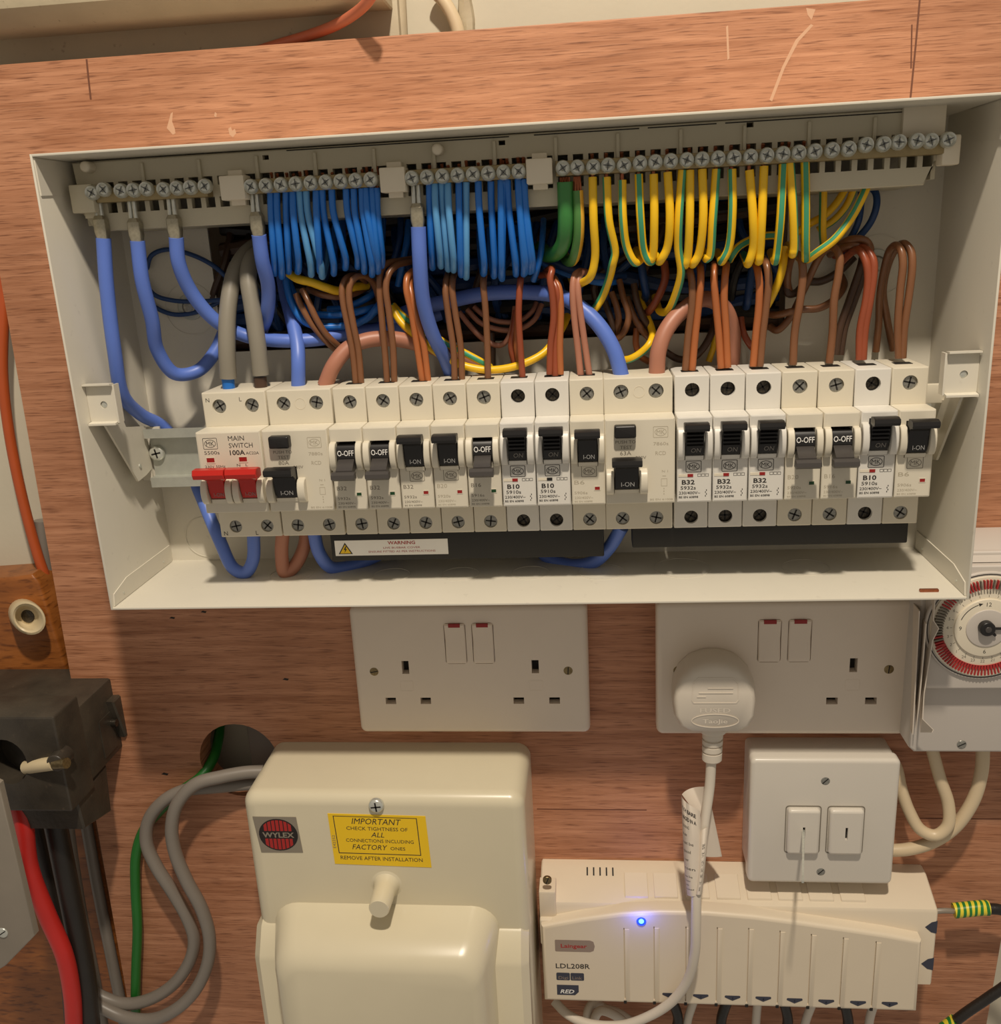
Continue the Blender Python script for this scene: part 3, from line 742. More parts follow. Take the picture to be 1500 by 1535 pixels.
def main_switch():
    X = 0.2; w = 2*P-.4
    o = thing('main_switch', 'two-pole main switch with two red levers at the left end of the row', 'switch', (X, 22, 0))
    mb = MB(); x0, x1 = X+.1, X+w; cs = [X+9.2, X+27.1]
    mb.solid(rrect(x0, x1, NH-.5, 62.6, .6, 2), 22, SD, .7, holes=[circ(c, 55.0, 3.8, 18) for c in cs], hd=45, n=2)
    mb.solid(rrect(x0, x1, -18.3, .5, .6, 2), 22, SD-.4, .7, holes=[circ(c, -12.1, 3.6, 18) for c in cs], hd=45, n=2)
    nt = [rrect(X+4.2, X+13.6, 6.0, 24.0), rrect(X+21.4, X+30.8, 6.0, 24.0)]
    mb.solid(rrect(x0, x1, 0, NH, .7, 2), 28.4, ND, .9, holes=nt, hd=ND-9, n=2)
    bd = part('body', mb, W['cream'], o)
    for c in cs:
        well_screw(o, c, 55.0, False, .5+c); well_screw(o, c, -12.1, False, .2+c)
    for xa in (4.6, 21.8):
        m = MB(); z0 = 8.6
        m.ext([(59, z0-.2), (68.6, z0), (70.4, z0+4), (70.8, z0+8), (71.6, z0+10.4), (77, z0+12.4), (80, z0+14.4), (80, z0+16.8), (72, z0+16.8), (66, z0+14.5), (59, z0+14.5)], X+xa, X+xa+8.8, .15)
        b = part('lever', m, W['red'], o)
        m = MB(); m.ext([(74.0, z0+13.2), (78, z0+12.7), (81.4, z0+13.6), (82.2, z0+15.8), (81.2, z0+18.4), (77, z0+18.6), (74, z0+17.6)], X+xa-3.0, X+xa+13.8, .35); part('lever_bar', m, W['red'], b)
        m = MB(); m.text('I-ON', X+xa+5.2, 10.0, 70.4, 2.1, 5.4, 'C'); part('lever_print', m, W['greyprint'], b)
        cheeks(o, ((X+xa-4.0, X+xa-.5), (X+xa+9.2, X+xa+12.6)), 5.4, W['cream'], 19)
        m = MB(); m.ext([(ND-.3, 5.4), (ND+.5, 5.6), (ND+1.2, 8.0), (ND-.5, 8.3)], X+xa, X+xa+8.8); part('sill', m, W['cream'], bd)
    for xw in (4.6, 22.2):
        m = MB(); m.frame(rrect(X+xw-.4, X+xw+4.6, 27.4, 30.8), rrect(X+xw, X+xw+4.2, 28, 30.4), ND-.05, ND+.2); part('window', m, W['cream'], o)
        m = MB(); m.box(X+xw, X+xw+4.2, ND-.05, ND+.12, 28.0, 30.4); part('indicator', m, W['redflag'], o)
    l = MB(); logo(l, X+7.6, 38, 1.0, .25); l.text('5500s', X+3.8, 32.2, ND+.05, 1.9, 8.2)
    l.text('MAIN', X+17.6, 39.2, ND+.05, 2.6, 8.6); l.text('SWITCH', X+17.6, 35.4, ND+.05, 2.6, 12.8)
    l.text('100A', X+17.6, 31.6, ND+.05, 2.6, 8.2, bold=.02); l.text('AC22A', X+26.2, 31.7, ND+.05, 1.5, 7)
    l.text('230V 50Hz', X+3.2, 25.0, ND+.05, 1.4, 11); l.text('N   L', X+20.5, 25.4, ND+.05, 1.4, 6)
    l.text('N', X+2.2, 57.4, SD+.05, 2.2); l.text('L', X+20.6, 57.4, SD+.05, 2.2)
    l.text('N', X+2.0, -17.2, SD-.35, 2.4); l.text('L', X+20.2, -17.2, SD-.35, 2.4)
    part('lettering', l, W['print'], o)
main_switch()

# busbar covers under the breakers
mb = MB(); mb.box(58.5, 211.6, 30, 41, -37.5, -17, .8)
bc = thing('busbar_cover', 'long black busbar cover under the left breaker group, with a white warning label', 'cover', (58.5, 30, -37.5)); part('cover', mb, W['bus'], bc)
mb = MB(); mb.box(60.8, 125.2, 40.9, 41.25, -34.2, -25.2, 0); lb = part('warning_label', mb, W['wprint'], bc, 'white warning label with red lettering')
mb = MB(); mb.text('WARNING', 99, -27.9, 41.3, 1.9, 15.6, 'C', bold=.02); mb.text('LIVE BUSBAR COVER', 99, -30.4, 41.3, 1.1, 21, 'C'); mb.text('ENSURE FITTED AS PER INSTRUCTIONS', 99, -32.6, 41.3, 1.1, 38, 'C'); part('lettering', mb, W['redprint'], lb)
mb = MB(); mb.solid([(62.6, -33.2), (70.8, -33.2), (66.7, -26.4)], 41.2, 41.3); part('triangle', mb, W['print'], lb)
mb = MB(); mb.solid([(63.6, -32.7), (69.8, -32.7), (66.7, -27.6)], 41.2, 41.36); part('triangle_fill', mb, W['yellow'], lb)
mb = MB(); mb.solid([(66.9, -28.6), (65.7, -30.7), (66.6, -30.6), (66.1, -32.4), (67.7, -30.1), (66.9, -30.2), (67.5, -28.6)], 41.2, 41.42); part('bolt_mark', mb, W['print'], lb)
mb = MB(); mb.box(226.8, 370.6, 32, 45, -31.5, -17, .8); solo('busbar_cover', mb, W['bus'], 'plain black busbar cover under the right breaker group, without a label', 'cover')

# ================================================================ CABLES AND WIRES
def PX(*pts):
    """list of (u, v, d) measured on the photograph -> points in space"""
    return [at(*p) for p in pts]
def crop(ox, oy, k): return lambda x, y, d: at(ox+x/k, oy+y/k, d)
def wire(name, label, cat, mt, r, pts, group=None, n=10, extra=None, sub=6):
    mb = MB(); mb.tube(pts, r, n, sub); mb.sharp = 60
    if not extra: return solo(name, mb, mt, label, cat, group)
    o = thing(name, label, cat, tuple(pts[0]), group); part('insulation', mb, mt, o)
    for nm, m, mm in extra: part(nm, m, mm, o)
    return o
c2 = lambda x, y: (350+x/3.3333, 200+y/3.3333)
c3 = lambda x, y: (750+x/3.3333, 150+y/3.3333)
c4 = lambda x, y: (1050+x/3.198, 120+y/3.198)
cA = lambda x, y: (380+x/5, 380+y/5)
cB = lambda x, y: (640+x/5, 380+y/5)
cC = lambda x, y: (880+x/5, 380+y/5)
cD = lambda x, y: (1150+x/6, 340+y/6)
def W3(f, *pts): return [at(*f(p[0], p[1]), p[2]) for p in pts]
rw = random.Random(11)
# thin blue neutral wires
bl1 = [(185, 205, 700, 0), (215, 240, 715, 0), (262, 275, 690, 0), (295, 325, 690, 0), (328, 385, 705, 1), (362, 438, 715, 1), (412, 430, 690, 0), (442, 500, 700, 0), (490, 560, 672, 0), (562, 620, 665, 0), (600, 652, 690, 0), (640, 692, 705, 0), (662, 708, 668, 0), (692, 722, 690, 0), (715, 742, 662, 0)]
bl2 = [(978, 990, 670, 0), (1005, 1032, 662, 1), (1040, 1068, 678, 1), (1070, 1100, 682, 1), (1125, 1135, 706, 0), (1162, 1163, 718, 1), (1222, 1252, 700, 0), (1285, 1305, 712, 0), (1347, 1340, 725, 0), (1368, 1408, 700, 0), (1425, 1452, 702, 0), (1447, 1482, 690, 0)]
bl3 = [(2, 6, 885), (32, 78, 870), (88, 126, 862), (118, 160, 852)]
def neutral(f, x0, x1, y1, light, top, label, idx):
    u0, _ = f(x0, 0); u1, v1 = f(x1, y1); dl = rw.uniform(-1.5, 1.5)
    du = rw.uniform(-5, 6)
    pts = PX((u0, top, 54.5+dl*.2), (u0+(u1-u0)*.12, top+34, 54+dl), (u0+(u1-u0)*.6, top+(v1-top)*.62, 52+dl), (u1, v1-14, 47+dl), (u1+du*.2, v1, 41+dl), (u1+du*.7, v1-6, 32), (u1+du*1.6, v1-34, 20), (u1+du*2, v1-70, 5))
    a = at(u0, 0, 54.5)
    ce = MB(); cx_ = pts[0][0]; ce.tube([(cx_, 53, 157), (cx_, 53, 161)], .9, 8); ce.tube([(cx_, 48.6, 166), (cx_, 50.6, 169.4+rw.uniform(-1, 1))], .8, 8)
    wire('neutral_wire', label, 'wire', W['lblue' if light else 'blue'], 1.72, pts, None, extra=[('copper_end', ce, W['copper'])])
for i, (x0, x1, y1, l) in enumerate(bl1):
    neutral(c2, x0, x1, y1, l, 287-i*.4, '%s blue neutral wire in the left blue bunch, %s from its left' % ('pale' if l else 'mid', ORD[i]), i)
for i, (x0, x1, y1, l) in enumerate(bl2):
    neutral(c2, x0, x1, y1, l, 275-i*.5, '%s blue neutral wire in the right blue bunch, %s from its left' % ('pale' if l else 'mid', ORD[i]), i)
for i, (x0, x1, y1) in enumerate(bl3):
    neutral(c3, x0, x1, y1, 0, 268, 'mid blue neutral wire in the right blue bunch, %s from its right' % ORD[3-i], i)

# earth wires, green and yellow
gyl = [(3, [(460, 385), (465, 600), (472, 790), (450, 880), (408, 912)], 0), (1, [(530, 385), (541, 600), (572, 760), (560, 820), (540, 900), (500, 1000), (455, 1060)], 3),
       (4, [(608, 400), (612, 600), (632, 740), (672, 812), (705, 790)], 6), (5, [(690, 370), (700, 600), (718, 760), (745, 808), (775, 780)], 0),
       (6, [(765, 370), (768, 600), (760, 780), (750, 800)], 3), (7, [(835, 360), (846, 600), (832, 740), (800, 800)], 2 and 8),
       (8, [(908, 350), (890, 600), (888, 740), (902, 860), (872, 980), (838, 1050)], 2), (9, [(946, 350), (945, 600), (935, 780), (925, 820)], 5 and 8),
       (10, [(1008, 345), (1012, 600), (990, 770), (965, 815)], 3), (11, [(1078, 345), (1060, 600), (1045, 780), (1035, 790)], 2), (12, [(1156, 345), (1158, 560), (1140, 740), (1110, 800)], 0),
       (13, [(1243, 350), (1262, 600), (1262, 740), (1240, 812)], 8), (14, [(1316, 330), (1305, 600), (1296, 760), (1292, 800)], 8),
       (15, [(1412, 320), (1398, 600), (1382, 760), (1375, 800)], 0), (16, [(1446, 312), (1462, 560), (1466, 740), (1462, 765)], 3)]
n_e = 0
def earth(pts, mi, label, r=2.05, top=None):
    ce = MB(); x = pts[0][0]; ce.tube([(x, 53, pts[0][2]-1), (x, 53, pts[0][2]+3)], .95, 8); ce.tube([(x, 48.6, 166), (x, 50.8, 169.8)], .85, 8)
    wire('earth_wire', label, 'wire', W['gy'][mi], r, pts, None, 14, [('copper_end', ce, W['copper'])])
GM = [1, 8, 3, 0, 1, 1, 2, 1, 1, 2, 3, 1, 1, 0, 7]
for k, pl_, mi in gyl:
    mi = GM[n_e]; pts = []; m = len(pl_)
    for j, (x, y) in enumerate(pl_):
        u, v = c3(x, y); f_ = max(0, (v-330)/70.0)
        d = 54.5 - min(max(f_, 0), 1.2)*8 - (14 if j >= 5 else (7 if j == 4 else 0))
        pts.append(at(u, v, d))
    if m <= 4 or k in (4, 5):
        u, v = c3(*pl_[-1]); pts.append(at(u-3, v-1, 34)); pts.append(at(u-6, v-8, 18)); pts.append(at(u-8, v-12, 2))
    else:
        u, v = c3(*pl_[-1]); pts.append(at(u-12, v+2, 22)); pts.append(at(u-20, v-20, 8))
    earth(pts, mi, 'green and yellow earth wire hanging from the long earth bar, %s from the left' % ORD[n_e]); n_e += 1
earth(W3(c4, (500, 385, 54), (503, 600, 52), (502, 780, 48), (503, 850, 43), (500, 840, 30), (498, 760, 15), (498, 600, 3)), 0, 'green and yellow earth wire hanging from the long earth bar, last on the right')
# thick green main earth and its neighbour
mb = MB(); mb.tube(W3(c3, (322, 408, 53), (326, 600, 51), (318, 700, 46), (290, 755, 40), (240, 775, 28), (200, 740, 10)), 3.9, 16); 
o = thing('main_earth_cable', 'thick green main earth cable hanging at the left end of the earth bar', 'cable', at(*c3(322, 408), 53)); part('insulation', mb, W['green'], o)
a = at(*c3(322, 408), 53); mb = MB()
for q in range(7): mb.tube([(a[0]-2+q*.66, 53+(q % 2), a[2]-2), (a[0]-2+q*.66, 53, 160)], .55, 6)
part('copper_strands', mb, W['copper'], o)
mb = MB(); mb.tube(W3(c3, (385, 452, 53), (392, 600, 52), (388, 700, 48), (365, 795, 40), (330, 800, 26), (300, 740, 10)), 2.75, 14)
o = thing('bonding_cable', 'half green half yellow bonding cable with bare copper strands, beside the thick green cable', 'cable', at(*c3(385, 452), 53)); part('insulation', mb, W['gyh'], o)
a = at(*c3(385, 452), 53); mb = MB()
for q in range(6): mb.tube([(a[0]-1.8+q*.7, 53+(q % 2), a[2]-2), (a[0]-1.4+q*.5, 53.4, 160)], .55, 6)
part('copper_strands', mb, W['copper'], o)
# loose earth wires lower down
wire('earth_wire', 'yellow earth wire in a long shallow arc behind the brown wires of the left group', 'wire', W['gy'][1], 2.1, W3(cA, (1035, 400, 20), (1110, 520, 24), (1270, 660, 26), (1400, 760, 27), (1480, 800, 27))+W3(cB, (290, 845, 28), (450, 872, 28), (620, 855, 28), (760, 810, 27), (880, 740, 24), (960, 640, 20), (1020, 540, 16), (1050, 470, 8)), n=14)
wire('earth_wire', 'green-striped earth wire lying just above the long yellow arc', 'wire', W['gy'][0], 2.0, W3(cA, (1045, 390, 17), (1120, 470, 21), (1260, 570, 24), (1400, 650, 25))+W3(cB, (160, 685, 25), (290, 750, 25), (430, 825, 25), (470, 850, 22)), n=14)
wire('earth_wire', 'short yellow earth wire rising right from the blue cable to the thick pink-brown cable', 'wire', W['gy'][8], 2.0, W3(cC, (255, 800, 24), (320, 790, 27), (400, 745, 28), (465, 680, 28), (490, 600, 22), (450, 480, 16), (400, 360, 10), (380, 300, 4)), n=14)
wire('earth_wire', 'green and yellow earth wire looped across the right of the earth wires', 'wire', W['gy'][3], 2.05, W3(c4, (800, 500, 40), (765, 580, 42), (715, 670, 43), (640, 765, 44), (560, 825, 42), (510, 860, 36), (470, 850, 26)), n=14)
wire('earth_wire', 'yellow earth wire dropping behind, right of the hanging earth wires', 'wire', W['gy'][8], 1.95, W3(c4, (588, 500, 26), (586, 620, 26), (584, 720, 24), (590, 800, 18)), n=12)
wire('earth_wire', 'green and yellow earth wire crossing behind at the right of the clutter', 'wire', W['gy'][1], 1.9, W3(c4, (700, 510, 14), (650, 590, 16), (590, 650, 18), (520, 690, 18), (440, 745, 16)), n=12)
wire('earth_wire', 'green earth wire crossing behind, nearest the blue loops at the right', 'wire', W['gy'][4], 1.9, W3(c4, (740, 510, 14), (700, 600, 13), (640, 670, 12), (560, 720, 10)), n=12)
wire('earth_wire', 'yellow and green earth wire bending left between two hanging earth wires', 'wire', W['gy'][0], 2.0, W3(c4, (380, 745, 30), (300, 748, 34), (230, 770, 36), (180, 800, 36), (150, 840, 34), (140, 860, 26)), n=12)
wire('earth_wire', 'yellow earth wire falling behind the brown wires of the third new B32 breaker', 'wire', W['gy'][1], 2.05, W3(c4, (400, 800, 30), (395, 880, 32), (375, 960, 32), (335, 1050, 28), (300, 1110, 18)), n=12)
wire('earth_wire', 'frayed green and yellow earth wire crossing under the left blue bunch', 'wire', W['gy'][1], 2.3, W3(cA, (265, 150, 30), (330, 190, 32), (430, 215, 32), (540, 255, 30), (640, 280, 26), (760, 250, 20), (850, 240, 12)), n=12)
wire('earth_wire', 'short green and yellow earth wire standing behind the thick pink-brown cable at right', 'wire', W['gy'][1], 1.7, W3(cC, (960, 560, 10), (950, 680, 10), (910, 810, 10)), n=10)

# brown live wires: list of (crop, material, radius, points, label)
def live(f, mt, pts, label, r=1.75): wire('live_wire', label, 'wire', W[mt], r, W3(f, *pts), n=10)
live(cA, 'brown', [(768, 990, 38), (745, 760, 38), (710, 560, 38), (672, 380, 38), (664, 260, 37), (695, 185, 34), (755, 165, 28), (810, 180, 20), (850, 250, 10)], 'left one of two brown wires arching from the first B32 breaker')
live(cA, 'brown', [(808, 990, 38), (785, 720, 38), (745, 520, 39), (715, 330, 39), (725, 230, 38), (770, 175, 36), (830, 168, 32), (885, 205, 26), (925, 290, 20), (945, 400, 12)], 'right one of two brown wires arching from the first B32 breaker')
live(cA, 'brown', [(1003, 985, 38), (985, 750, 38), (960, 480, 39), (943, 250, 39), (955, 130, 37), (1000, 75, 34), (1080, 58, 28), (1190, 40, 18)], 'left one of two brown wires arching from the second B32 breaker')
live(cA, 'brown', [(1055, 985, 38), (1045, 700, 39), (1015, 450, 40), (992, 250, 40), (1015, 150, 38), (1070, 90, 34), (1140, 68, 28), (1220, 50, 16)], 'right one of two brown wires arching from the second B32 breaker')
live(cA, 'obrown', [(1268, 975, 38), (1225, 700, 38), (1180, 430, 39), (1145, 270, 39), (1152, 175, 36), (1190, 135, 30), (1230, 130, 20)], 'left one of two orange-brown wires beside the upright blue cable')
live(cA, 'obrown', [(1310, 970, 38), (1275, 690, 38), (1225, 480, 39), (1185, 320, 38), (1170, 220, 34), (1200, 160, 26), (1240, 150, 16)], 'right one of two orange-brown wires beside the upright blue cable')
live(cB, 'brown', [(208, 960, 38), (198, 720, 38), (160, 470, 39), (138, 290, 39), (145, 200, 36), (160, 150, 28), (170, 120, 14)], 'left one of two brown wires rising from the old B20 breaker in the left group')
live(cB, 'brown', [(262, 955, 38), (252, 700, 38), (212, 450, 39), (188, 270, 39), (192, 195, 36), (205, 150, 28), (210, 110, 14)], 'right one of two brown wires rising from the old B20 breaker in the left group')
live(cB, 'brown', [(457, 955, 38), (450, 650, 38), (436, 400, 39), (422, 240, 39), (424, 185, 36), (430, 150, 24)], 'single brown wire rising from the off B16 breaker in the left group')
live(cB, 'rbrown', [(716, 935, 38), (700, 720, 38), (686, 460, 39), (692, 290, 39), (700, 200, 37), (706, 160, 26)], 'single red-brown wire rising from the first new B10 breaker')
live(cB, 'rbrown', [(918, 905, 38), (925, 690, 38), (948, 480, 39), (938, 300, 40), (922, 190, 40), (935, 128, 38), (925, 110, 32), (880, 150, 24)], 'leftmost of three red-brown wires rising from the second new B10 breaker', 1.8)
live(cB, 'rbrown', [(962, 920, 38), (962, 680, 37), (985, 450, 37), (975, 290, 38), (950, 220, 36), (900, 160, 30), (850, 165, 22)], 'middle of three red-brown wires rising from the second new B10 breaker', 1.8)
live(cB, 'obrown', [(1000, 905, 38), (995, 690, 38), (1002, 420, 38), (990, 270, 37), (960, 200, 34), (930, 170, 26)], 'rightmost of three wires rising from the second new B10 breaker, orange-brown', 1.8)
live(cB, 'pbrown', [(1152, 925, 38), (1128, 700, 38), (1100, 450, 39), (1092, 250, 39), (1105, 170, 37), (1140, 135, 32), (1180, 140, 20)], 'left one of two pinkish brown wires rising from the old B6 in the left group')
live(cB, 'pbrown', [(1218, 925, 38), (1185, 700, 38), (1150, 450, 39), (1130, 260, 39), (1138, 180, 37), (1165, 140, 32), (1210, 150, 18)], 'right one of two pinkish brown wires rising from the old B6 in the left group')
live(cC, 'brown', [(735, 875, 38), (755, 620, 38), (785, 380, 39), (785, 220, 39), (768, 130, 37), (765, 90, 26)], 'brown wire rising from the first new B32 breaker, left of its orange-brown twin', 1.9)
live(cC, 'obrown', [(785, 875, 38), (808, 620, 38), (835, 370, 39), (850, 200, 39), (848, 125, 36), (846, 90, 26)], 'orange-brown wire rising from the first new B32 breaker', 1.9)
live(cC, 'obrown', [(1003, 860, 38), (985, 600, 38), (962, 360, 39), (950, 190, 39), (952, 115, 36), (955, 80, 26)], 'left one of two orange-brown wires rising from the middle new B32 breaker', 1.9)
live(cC, 'obrown', [(1052, 855, 38), (1040, 580, 38), (1025, 330, 39), (1032, 180, 39), (1040, 105, 36), (1042, 70, 26)], 'right one of two orange-brown wires rising from the middle new B32 breaker', 1.9)
live(cC, 'obrown', [(1243, 845, 38), (1262, 620, 38), (1285, 400, 39), (1290, 220, 39), (1275, 120, 36), (1255, 70, 26)], 'orange-brown wire rising from the third new B32 breaker', 1.9)
live(cC, 'brown', [(1293, 845, 38), (1315, 600, 38), (1342, 380, 39), (1358, 210, 39), (1345, 90, 37), (1318, 40, 30), (1290, 45, 20)], 'brown wire rising from the third new B32 breaker', 1.9)
live(cD, 'brown', [(230, 1240, 36), (245, 950, 36), (290, 690, 38), (318, 450, 38), (308, 310, 37), (275, 250, 34), (225, 270, 28), (190, 370, 20), (180, 500, 14), (200, 600, 10)], 'single brown wire arching from the off B20 breaker in the right group', 2.0)
live(cD, 'brown', [(556, 1225, 36), (585, 950, 36), (600, 650, 38), (640, 420, 38), (648, 270, 37), (600, 190, 34), (520, 205, 28), (440, 320, 20), (330, 560, 14), (200, 820, 12), (90, 930, 12), (20, 900, 8)], 'single brown wire arching from the off B16 breaker in the right group', 2.0)
live(cD, 'rbrown', [(828, 1195, 36), (835, 930, 36), (890, 640, 37), (905, 440, 37), (885, 310, 36), (840, 225, 33), (780, 215, 26), (700, 280, 18), (640, 350, 10)], 'left one of two red-brown wires arching from the last new B10 breaker', 2.0)
live(cD, 'rbrown', [(858, 1195, 36), (875, 940, 36), (925, 640, 37), (955, 420, 37), (950, 300, 36), (905, 220, 33), (830, 180, 26), (700, 190, 16), (600, 260, 8)], 'right one of two red-brown wires arching from the last new B10 breaker', 2.0)
live(cD, 'brown', [(1180, 1180, 36), (1172, 900, 37), (1195, 560, 38), (1218, 330, 38), (1200, 210, 36), (1155, 165, 32), (1100, 210, 26), (1050, 380, 20), (1010, 620, 14), (1000, 860, 8), (975, 1120, 4)], 'inner brown wire arching from the old B6 breaker at the right end', 1.9)
live(cD, 'brown', [(1215, 1180, 36), (1232, 900, 37), (1275, 600, 38), (1302, 350, 38), (1290, 220, 36), (1240, 155, 33), (1180, 170, 27), (1100, 300, 20), (1040, 560, 14), (1070, 800, 8), (1130, 1110, 4)], 'outer brown wire arching from the old B6 breaker at the right end', 1.9)
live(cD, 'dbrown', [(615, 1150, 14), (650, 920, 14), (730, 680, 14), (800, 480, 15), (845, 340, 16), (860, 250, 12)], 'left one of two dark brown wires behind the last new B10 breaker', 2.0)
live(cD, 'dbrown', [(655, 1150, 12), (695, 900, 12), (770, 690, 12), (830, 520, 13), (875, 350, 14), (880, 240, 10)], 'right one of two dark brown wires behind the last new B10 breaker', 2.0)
live(cD, 'brown', [(920, 250, 22), (925, 190, 26), (890, 130, 28), (820, 108, 27), (740, 115, 24), (670, 150, 18), (560, 200, 8)], 'uppermost brown wire curling over at the right of the clutter', 1.9)
live(cD, 'brown', [(890, 200, 24), (830, 165, 26), (740, 165, 24), (650, 195, 18), (560, 250, 8)], 'brown wire just under the uppermost curl at the right of the clutter', 1.9)
live(cD, 'brown', [(20, 790, 10), (100, 790, 14), (180, 770, 16), (330, 742, 18), (450, 735, 18), (560, 685, 16), (650, 600, 12), (690, 520, 8), (660, 440, 4)], 'brown wire bowed low between the off B20 and off B16 breaker wires', 2.0)
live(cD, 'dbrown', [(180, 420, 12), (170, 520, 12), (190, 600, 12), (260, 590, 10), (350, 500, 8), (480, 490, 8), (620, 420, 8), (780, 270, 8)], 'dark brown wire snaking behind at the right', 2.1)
live(cA, 'brown', [(318, 305, 30), (360, 400, 32), (430, 520, 32), (510, 620, 30), (590, 700, 26), (660, 760, 18)], 'left one of two brown wires slanting down towards the left thick pink-brown cable')
live(cA, 'brown', [(365, 270, 30), (410, 360, 33), (470, 490, 33), (540, 600, 31), (620, 680, 27), (700, 740, 18)], 'right one of two brown wires slanting down towards the left thick pink-brown cable')
live(cA, 'brown', [(410, 260, 22), (480, 300, 26), (560, 320, 27), (660, 325, 24), (760, 300, 18), (860, 250, 8)], 'brown wire lying under the frayed earth wire')
live(cB, 'pbrown', [(240, 440, 8), (320, 540, 10), (420, 640, 12), (540, 690, 13), (600, 650, 13), (640, 540, 12), (660, 400, 8)], 'lowest of the dim brown wires bowed under the long blue arch', 1.5)
live(cB, 'pbrown', [(300, 420, 6), (400, 520, 8), (540, 570, 9), (680, 570, 9), (800, 500, 8), (860, 380, 4)], 'middle of the dim brown wires bowed under the long blue arch', 1.5)
live(cB, 'pbrown', [(350, 400, 4), (450, 480, 6), (580, 515, 7), (700, 500, 7), (790, 430, 5), (820, 370, 2)], 'topmost of the dim brown wires bowed under the long blue arch', 1.5)
live(cB, 'dbrown', [(490, 850, 10), (490, 700, 10), (480, 600, 8)], 'short dark brown wire behind the single brown wire of the off B16', 1.8)
live(cB, 'rbrown', [(660, 840, 16), (630, 700, 17), (650, 560, 17), (665, 430, 14)], 'left of two red-brown wires behind the first new B10 wire', 1.8)
live(cB, 'obrown', [(690, 830, 18), (672, 700, 19), (672, 560, 18), (675, 420, 14)], 'right of two red-brown wires behind the first new B10 wire', 1.8)
live(cC, 'brown', [(240, 200, 14), (270, 330, 18), (310, 470, 20), (280, 580, 20), (220, 640, 18), (170, 620, 14)], 'brown wire hooking left above the blue cable of the 63A switch', 1.8)
live(cC, 'brown', [(180, 290, 16), (220, 400, 18), (235, 500, 18), (215, 600, 14)], 'right of two brown wires hanging above the blue cable of the 63A switch', 1.8)
live(cC, 'dbrown', [(130, 360, 14), (170, 470, 16), (200, 560, 16), (215, 620, 12)], 'left of two brown wires hanging above the blue cable of the 63A switch', 1.8)
live(cC, 'brown', [(300, 330, 14), (340, 450, 18), (400, 560, 20), (470, 640, 18), (540, 700, 12)], 'brown wire slanting down to the thick pink-brown cable of the 63A switch', 1.8)
live(cC, 'dbrown', [(350, 230, 16), (370, 350, 19), (420, 480, 20), (490, 590, 16)], 'dark brown wire slanting beside the yellow one at the 63A switch', 1.9)
live(cC, 'rbrown', [(575, 60, 22), (585, 180, 24), (540, 310, 24), (480, 410, 20), (420, 470, 12)], 'red-brown wire curving down left from the earth wires', 2.1)
live(cC, 'obrown', [(370, 560, 14), (365, 680, 15), (400, 770, 14), (460, 810, 10)], 'orange-brown wire behind the yellow one at the 63A switch', 1.8)
live(cC, 'dbrown', [(590, 740, 10), (680, 790, 12), (780, 790, 14), (860, 720, 14), (930, 600, 12), (960, 480, 6)], 'dark brown wire bowed behind the first new B32 wires', 2.0)
live(cC, 'rbrown', [(1150, 480, 12), (1165, 580, 15), (1210, 670, 17), (1260, 730, 15)], 'red-brown wire behind the third new B32 breaker', 1.8)

# thick cables
def thick(name, label, mt, r, pts, ferr=None, n=18, extra=()):
    mb = MB(); mb.tube(pts, r, n, 8); mb.sharp = 60
    o = thing(name, label, 'cable', tuple(pts[0])); part('insulation', mb, mt, o)
    if ferr:
        x, d, z = pts[0]; m = MB()
        m.rings([(rrect(x-2.7, x+2.7, d-2.6, d+2.6, 1.4, 3), z-.5), (rrect(x-3.3, x+3.3, d-3.1, d+3.1, 1.4, 3), z+3), (rrect(x-3.2, x+3.2, d-3, d+3, 1.2, 3), z+9), (rrect(x-2.2, x+2.2, d-2, d+2, 1, 3), z+11)], 'z')
        m.sharp = 20; f_ = part('ferrule', m, W['ferrule'], o)
        m = MB(); m.tube([(x-1.3, d+.5, z+10), (x-1.2, d, 160.6)], 1.1, 8); m.tube([(x+1.3, d+.5, z+10), (x+1.2, d, 160.6)], 1.1, 8); part('prong', m, W['zinc'], o)
    for nm, m, mm in extra: part(nm, m, mm, o)
    return o
bb = W['bigblue']
thick('neutral_cable', 'thick lilac-blue cable at the far left running down behind the rail', bb, 3.7, PX((155, 357, 53), (160, 430, 52), (172, 530, 48), (184, 592, 40), (212, 622, 24), (245, 640, 12), (275, 680, 10), (300, 740, 16), (330, 812, 28), (350, 852, 33), (368, 858, 34), (379, 840, 34), (380, 800, 34)), True)
thick('neutral_cable', 'thick lilac-blue cable, second from the left, curling up behind the grey cables', bb, 3.7, PX((206, 361, 53), (213, 420, 51), (228, 480, 44), (236, 525, 36), (262, 560, 28), (296, 556, 20), (322, 528, 14), (335, 500, 8)), True)
thick('neutral_cable', 'thick lilac-blue cable, third from the left, sweeping right behind the grey cables', bb, 3.7, PX((264, 356, 53), (268, 395, 51), (288, 440, 44), (325, 482, 36), (370, 504, 30), (430, 511, 30), (480, 508, 26), (530, 498, 16), (600, 490, 8), (660, 470, 2)), True)
thick('neutral_cable', 'thick lilac-blue cable hanging just right of the grey cables', bb, 3.7, PX((388, 352, 53), (393, 390, 50), (402, 430, 42), (400, 470, 34), (390, 500, 22), (385, 530, 10)), True)
thick('neutral_cable', 'thick lilac-blue upright cable between the two blue wire bunches', bb, 3.75, PX((627, 340, 54), (629, 390, 53), (634, 450, 47), (648, 500, 38), (668, 540, 26), (678, 575, 14), (680, 620, 8)), True)
thick('neutral_cable', 'short thick lilac-blue cable entering the 80A switch', bb, 3.8, PX((447, 582, 38), (447, 545, 38), (446, 520, 34), (438, 480, 24), (428, 440, 12), (422, 400, 2)))
